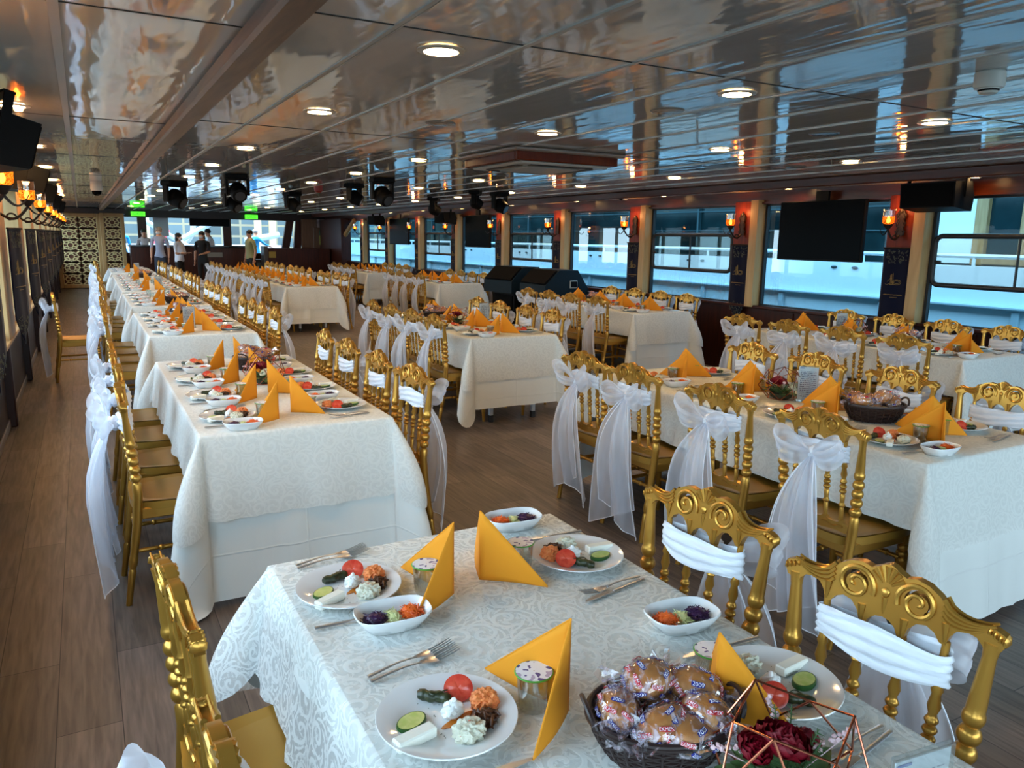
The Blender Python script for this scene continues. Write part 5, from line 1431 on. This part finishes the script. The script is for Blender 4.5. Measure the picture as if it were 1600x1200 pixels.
def card_proto():
    e = empty('menu_card'); MB().box((0, 0, .096), (.0012, .098, .184)).build('printed_sheet', card_mat(), e, smooth=False)
    MB().box((.0035, 0, .098), (.0018, .106, .195), ch=.0006).box((-.0035, 0, .098), (.0018, .106, .195), ch=.0006).box((0, 0, .002), (.06, .106, .003), ch=.001).build('acrylic_stand', ACRYL, e, ang=30)
    MB().box((-.0016, .034, .182), (.0006, .024, .004)).build('blue_heading', P('blue_ink', (70, 100, 170)), e, smooth=False)
    return e
card = card_proto()

# ---------------------------------------------------------------- lay the tables
def settings(t, ys_, detail, left=True, right=True, base=0, naps=None):
    row, idx, nm, x0, y0, w, l, _ = t
    on_ = ['front', 'second', 'third', 'fourth']
    for k, y in enumerate(ys_):
        if left: setting('L', x0 + .01, y, '%s wall-side place, %s' % (on_[k], nm), detail, seed=base + k, nap=(naps is None or k in naps[0]))
        if right: setting('R', x0 + w - .01, y + .02, '%s window-side place, %s' % (on_[k], nm), detail, seed=base + 20 + k, nap=(naps is None or k in naps[1]))
def chairs(t, ysl, ysr, xl, xr, tl=0, gr=None):
    row, idx, nm, x0, y0, w, l, _ = t; gr = gr or 'chairs of the ' + ROWN[row]
    r = random.Random(idx * 7 + ord(row)); on_ = ['front', 'second', 'third', 'fourth', 'fifth']
    for k, y in enumerate(ysl): chair(xl + .215 + r.uniform(-.012, .012), y, r.uniform(-.06, .06), '%s one on wall side, %s' % (on_[k], nm), gr)
    for k, y in enumerate(ysr): chair(xr - .215 + r.uniform(-.012, .012), y, pi + r.uniform(-.08, .08), '%s one on window side, %s' % (on_[k], nm), gr)

# front table (its far end is what the photograph shows)
table('A', 0, .372, -.20, l=2.10, near=.40, left=.10, open_left=True, seed=1)
T0 = TBL[-1]; nm0 = T0[2]
FIXROT[900] = -.05; FIXROT[901] = .25; FIXROT[902] = pi - .35; FIXROT[903] = pi - .15
setting('L', .372 - .01, 1.105, 'nearer wall-side place, ' + nm0, 3, seed=900, napxy=(.705, 1.03), glassxy=(.655, 1.07), bowl_on=False)
setting('L', .372 - .01, 1.675, 'farther wall-side place, ' + nm0, 3, seed=901, napxy=(.715, 1.545), glassxy=(.662, 1.585), bowlxy=(.535, 1.472))
setting('R', 1.225, 1.585, 'farther window-side place, ' + nm0, 3, seed=902, napxy=(.805, 1.585), glassxy=(.93, 1.60), bowlxy=(1.055, 1.86))
setting('R', 1.225, .905, 'nearer window-side place, ' + nm0, 3, seed=903, napxy=(.905, .872), glassxy=(.995, .975), naprot=-.42, bowlxy=(1.10, 1.175))
basket(.785, .872, -.35, 'on front table', near=True)
inst(cen, (.862, .675, TZ), .4, 'red and cream flowers in a copper wire frame, front table', 'centrepiece', 'flower centrepieces')
inst(card, (.905, .505, TZ), 1.44, 'white menu card in a clear stand at the corner of front table', 'menu card', 'menu cards')
gr0 = 'chairs of the front table'
chair(.10 + .215, 1.56, .08, 'gold seat in full view, farther one on wall side, front table', gr0, sash=False)
chair(.11 + .215, .94, .05, 'nearer one on wall side, front table', gr0, sz=.04)
chair(1.40 - .215, 1.40, pi + .10, 'farther one on window side, front table', gr0)
chair(1.395 - .215, .85, pi + .18, 'nearer one on window side, front table', gr0)

# left row
table('A', 1, .385, 3.36, seed=2, left=.22, near=.72, open_left=False); t = TBL[-1]; ys4 = lambda y0, d=.53: [y0 + .27 + d * k for k in range(4)]
settings(t, ys4(3.36, .52), 2, base=100); chairs(t, ys4(3.38), ys4(3.34, .56), .10, 1.45)
basket(.90, 4.98, .9, 'on ' + t[2]); inst(cen, (.86, 4.45, TZ), 1, 'flowers in a copper wire frame beside the basket on the ' + t[2], 'centrepiece', 'flower centrepieces')
table('A', 2, .44, 6.88, seed=3, near=.60); t = TBL[-1]
settings(t, ys4(6.88, .52), 2, base=130); chairs(t, ys4(6.9), ys4(6.87, .53), .13, 1.50)
basket(.84, 8.3, .9, 'on ' + t[2]); inst(card, (.80, 7.42, TZ), pi / 2 + .1, 'white menu card standing between napkins on the ' + t[2], 'menu card', 'menu cards')
for idx, y0 in ((3, 9.75), (4, 12.4), (5, 15.0), (6, 18.3)):
    xx = .46 + .02 * (idx - 3)
    table('A', idx, xx, y0, seed=idx + 3, near=.6); t = TBL[-1]
    settings(t, ys4(y0, .52), 1, base=160 + 30 * idx, naps=((0, 1), (0,))); chairs(t, ys4(y0), ys4(y0), xx - .28, xx + .83 + .24)
    if idx in (3, 5): basket(xx + .5, y0 + (.35 if idx == 3 else 1.2), .3, 'on ' + t[2])
    if idx in (4, 6): inst(card, (xx + .5, y0 + .4, TZ), pi / 2, 'white menu card standing on the ' + t[2], 'menu card', 'menu cards')
chair(-.10, 9.5, .05, 'alone by the wainscot wall away from the tables', 'chairs of the wall row')
# middle row
table('B', 0, 2.84, 1.72, l=2.2, seed=11, near=.70, left=.27); t = TBL[-1]
settings(t, ys4(1.72, .54), 2, base=400); chairs(t, [1.98, 2.55, 3.2, 3.67], [1.99, 2.52, 3.08, 3.58], 2.53, 3.82)
basket(3.31, 2.30, 2.6, 'on ' + t[2]); inst(cen, (3.30, 2.86, TZ), 1.7, 'flowers in a copper wire frame beside the menu card, ' + t[2], 'centrepiece', 'flower centrepieces')
inst(card, (3.36, 2.74, TZ), .75 , 'white menu card in a clear stand beside the flowers, ' + t[2], 'menu card', 'menu cards')
table('B', 1, 2.84, 5.78, l=2.12, seed=12, near=.60); t = TBL[-1]
settings(t, ys4(5.78, .52), 2, base=430); chairs(t, ys4(5.75), ys4(5.8), 2.60, 3.84)
basket(3.18, 7.35, .5, 'on ' + t[2]); inst(cen, (3.22, 6.85, TZ), 1, 'flowers in a copper wire frame on the ' + t[2], 'centrepiece', 'flower centrepieces')
inst(card, (3.55, 6.95, TZ), pi / 2, 'white menu card standing on the ' + t[2], 'menu card', 'menu cards')
for idx, y0, xx in ((2, 12.8, 2.9), (3, 15.4, 2.94), (4, 18.0, 2.98)):
    table('B', idx, xx, y0, seed=idx + 13, near=.6); t = TBL[-1]
    settings(t, ys4(y0, .52), 1, base=460 + 30 * idx); chairs(t, ys4(y0), ys4(y0), xx - .28, xx + .83 + .24)
# window row
table('C', 0, 5.70, 3.28, l=2.15, seed=21, near=.6); t = TBL[-1]
settings(t, ys4(3.28, .53), 2, base=600); chairs(t, ys4(3.22, .54), ys4(3.27, .52), 5.28, 6.74)
basket(6.12, 4.02, .5, 'on ' + t[2]); inst(cen, (6.2, 4.60, TZ), 1, 'flowers in a copper wire frame on the ' + t[2], 'centrepiece', 'flower centrepieces')
inst(card, (6.35, 4.85, TZ), 1.0, 'white menu card standing on the ' + t[2], 'menu card', 'menu cards')
table('C', 1, 5.62, 7.12, l=2.12, seed=22, near=.68); t = TBL[-1]
settings(t, ys4(7.12, .52), 2, base=630); chairs(t, ys4(7.1), ys4(7.15), 5.25, 6.70)
basket(6.1, 8.6, .2, 'on ' + t[2])
for idx, y0, xx in ((2, 13.0, 5.72), (3, 17.3, 5.80)):
    table('C', idx, xx, y0, seed=idx + 23, near=.6); t = TBL[-1]
    settings(t, ys4(y0, .52), 1, base=660 + 30 * idx); chairs(t, ys4(y0), ys4(y0), xx - .28, xx + .83 + .24)
# far end cross chairs
e = empty('lone_high_chair', (1.75, 9.6, 0)); D.objects.remove(e)
# ---------------------------------------------------------------- people
SKIN = P('skin', (190, 140, 112), rough=.5); HAIR = P('dark_hair', (18, 14, 12), rough=.6); GREYH = P('grey_hair', (150, 146, 140), rough=.7)
def person(x, y, rz, shirt, trousers, label, h=1.72, arms=('down', 'down'), hair=HAIR, mask=None, name='person', lean=0, bow=False, sleeve='short', extra=None):
    e = empty(name, (x, y, 0), rz); k = h / 1.72    # faces +x
    V = []; Ed = []; Rd = []
    def n(p, r, par=None):
        V.append(Vector(p) * k); Rd.append(r if hasattr(r, '__len__') else (r, r)); i = len(V) - 1
        if par is not None: Ed.append((par, i))
        return i
    lx = lambda z: lean * max(0, z - .95)
    pel = n((0, 0, .95), (.145, .105)); wst = n((lx(1.1), 0, 1.10), (.13, .095), pel); ch = n((lx(1.28), 0, 1.28), (.15, .11), wst); shl = n((lx(1.40), 0, 1.41), (.11, .085), ch)
    nk = n((lx(1.5) + .01, 0, 1.50), .052, shl); hd = n((lx(1.6) + .02, 0, 1.585), (.070, .080), nk); n((lx(1.68) + .02, 0, 1.665), (.062, .072), hd)
    hands = []
    for sg, arm in zip((1, -1), arms):
        sh_ = n((lx(1.4), sg * .17, 1.40), .055, shl)
        if arm == 'down': el, wr = (lx(1.15) - .02, sg * .215, 1.13), (.04, sg * .215, .90)
        elif arm == 'fwd': el, wr = (lx(1.2) + .06, sg * .21, 1.15), (.27, sg * .10, 1.10)
        elif arm == 'reach': el, wr = (.20, sg * .24, 1.22), (.46, sg * .22, 1.13)
        else: el, wr = (lx(1.2) + .05, sg * .22, 1.14), (.22, -sg * .04, 1.16)
        a = n(el, .040, sh_); b = n(wr, .027, a)
        d = (Vector(wr) - Vector(el)).normalized(); hands.append((Vector(wr), d, sg))
    for sg in (1, -1):
        hp = n((0, sg * .085, .88), .085, pel); kn = n((.02, sg * .095, .50), .058, hp); an = n((-.01, sg * .10, .09), .038, kn); n((.13, sg * .11, .035), (.035, .045), an)
    me = D.meshes.new('body'); me.from_pydata(V, Ed, []); o = D.objects.new('body', me); C.objects.link(o)
    sk_ = o.modifiers.new('skin', 'SKIN')
    for i, sv in enumerate(me.skin_vertices[0].data): sv.radius = (Rd[i][0] * k, Rd[i][1] * k); sv.use_root = (i == 0)
    o.modifiers.new('ss', 'SUBSURF').levels = 2
    dg = bpy.context.evaluated_depsgraph_get(); m2 = D.meshes.new_from_object(o.evaluated_get(dg)); D.objects.remove(o)
    mb = MB(); mb.v = [tuple(v.co) for v in m2.vertices]; mb.f = [tuple(p.vertices) for p in m2.polygons]
    def mi(c):
        c = c / k
        if c.z > 1.475: return 0
        if c.z < .07: return 3
        if abs(c.y) > .165 or (c.x > .14 and c.z > .8):
            if c.z > (1.18 if sleeve == 'short' else .0) and c.z > .7 and sleeve == 'short': return 1
            if sleeve == 'long' and c.z > .93: return 1
            if c.z > .8: return 0
        return 1 if c.z > .93 else 2
    cs = [sum((Vector(mb.v[i]) for i in f), Vector()) / len(f) for f in mb.f]; mb.m = [mi(c) for c in cs]
    # nose, ears, eyes, mouth and five-fingered hands joined to the body
    hx = lx(1.6) + .02
    mb.blob(Vector((hx + .083, 0, 1.595)) * k, Vector((.016, .010, .020)) * k, 1)
    for sg in (-1, 1): mb.blob(Vector((hx, sg * .072, 1.60)) * k, Vector((.014, .010, .026)) * k, 1); mb.blob(Vector((hx + .068, sg * .030, 1.625)) * k, Vector((.010, .013, .007)) * k, 1, mi=4)
    mb.blob(Vector((hx + .074, 0, 1.552)) * k, Vector((.010, .024, .006)) * k, 1, mi=5)
    for w, d, sg in hands:
        s_ = d.cross(Vector((0, 0, 1))); s_ = s_.normalized() if s_.length > .3 else Vector((1, 0, 0)); u = s_.cross(d)
        mb.tube([(w - d * .01) * k, (w + d * .045) * k, (w + d * .085) * k], [.024 * k, .036 * k, .034 * k], 8, flat=.5, up=u)
        for f in range(4):
            b = w + d * .08 + s_ * (-.026 + .0175 * f); L_ = (.062, .072, .068, .052)[f]
            mb.tube([b * k, (b + d * L_ * .55 + u * .004) * k, (b + d * L_ * .9 - u * .016) * k], [.0085 * k, .008 * k, .006 * k], 6)
        b = w + d * .02 - s_ * .03
        mb.tube([b * k, (b - s_ * .024 + d * .03) * k, (b - s_ * .022 + d * .06) * k], [.0105 * k, .0095 * k, .007 * k], 6)
    mb.m += [0] * (len(mb.f) - len(mb.m))
    mb.build('body', [SKIN, shirt, trousers, D.materials.get('shoe') or P('shoe', (20, 18, 18)), D.materials.get('eye') or P('eye', (24, 20, 18)), D.materials.get('lip') or P('lip', (150, 80, 74))], e, ang=180)
    hb = MB().blob(Vector((hx - .018, 0, 1.648)) * k, Vector((.092, .083, .075)) * k, 3, .12, 3, 1); hb.build('hair', hair, e, ang=180)
    if mask: MB().blob(Vector((hx + .052, 0, 1.562)) * k, Vector((.046, .060, .044)) * k, 2, .05, 2).build('face_mask', mask, e, ang=180)
    if bow: MB().blob(Vector((lx(1.45) + .092, .022, 1.455)) * k, Vector((.010, .024, .014)) * k, 1).blob(Vector((lx(1.45) + .092, -.022, 1.455)) * k, Vector((.010, .024, .014)) * k, 1).build('bow_tie', HAIR, e)
    if extra == 'long': MB().blob(Vector((hx - .045, 0, 1.55)) * k, Vector((.065, .085, .15)) * k, 3, .15, 2.5, 2).build('long_hair', hair, e, ang=180)
    tag(e, label, 'person', 'people at the far end')
WSH = P('white_shirt', (214, 216, 226), rough=.7); LBS = P('pale_blue_shirt', (150, 160, 186), rough=.8); BLK = P('black_clothes', (14, 14, 16), rough=.8); WTE = P('white_tee', (206, 210, 222), rough=.8)
GYT = P('grey_yellow_top', (150, 148, 104), rough=.8); TURQ = P('turquoise_shirt', (30, 150, 210), rough=.7); JEAN = P('dark_jeans', (40, 48, 66), rough=.8); MSK = P('white_mask', (220, 222, 228), rough=.7)
person(1.62, 25.05, -pi / 2 + .2, WSH, BLK, 'person in a white shirt and black bow tie behind the bar end', h=1.70, bow=True, name='person')
person(1.85, 22.9, -pi / 2 - .3, LBS, JEAN, 'person in a pale blue shirt and white mask, tallest of the group', h=1.76, mask=MSK, hair=GREYH)
person(2.25, 22.2, -pi / 2 + .9, WTE, BLK, 'person in a white tee and dark trousers with folded arms', h=1.60, mask=MSK, arms=('fold', 'fold'), extra='long')
person(2.85, 22.3, -pi / 2 - .5, BLK, BLK, 'person in black clothes with long dark hair and mask', h=1.66, mask=MSK, arms=('fwd', 'down'), extra='long')
person(3.55, 25.1, pi - .3, WSH, BLK, 'person in a white shirt bent over behind the bar', h=1.74, arms=('fwd', 'fwd'), lean=.25)
person(4.15, 22.6, pi + .4, GYT, BLK, 'person in a grey and yellow top standing alone before the bar', h=1.72, arms=('down', 'down'))
person(5.25, 27.6, .4, TURQ, JEAN, 'person in a turquoise shirt outside, one arm stretched out', h=1.78, arms=('down', 'reach'), hair=GREYH)
person(1.15, 27.8, -pi / 2, TURQ, JEAN, 'person in a turquoise shirt outside beside the lattice screen', h=1.78)
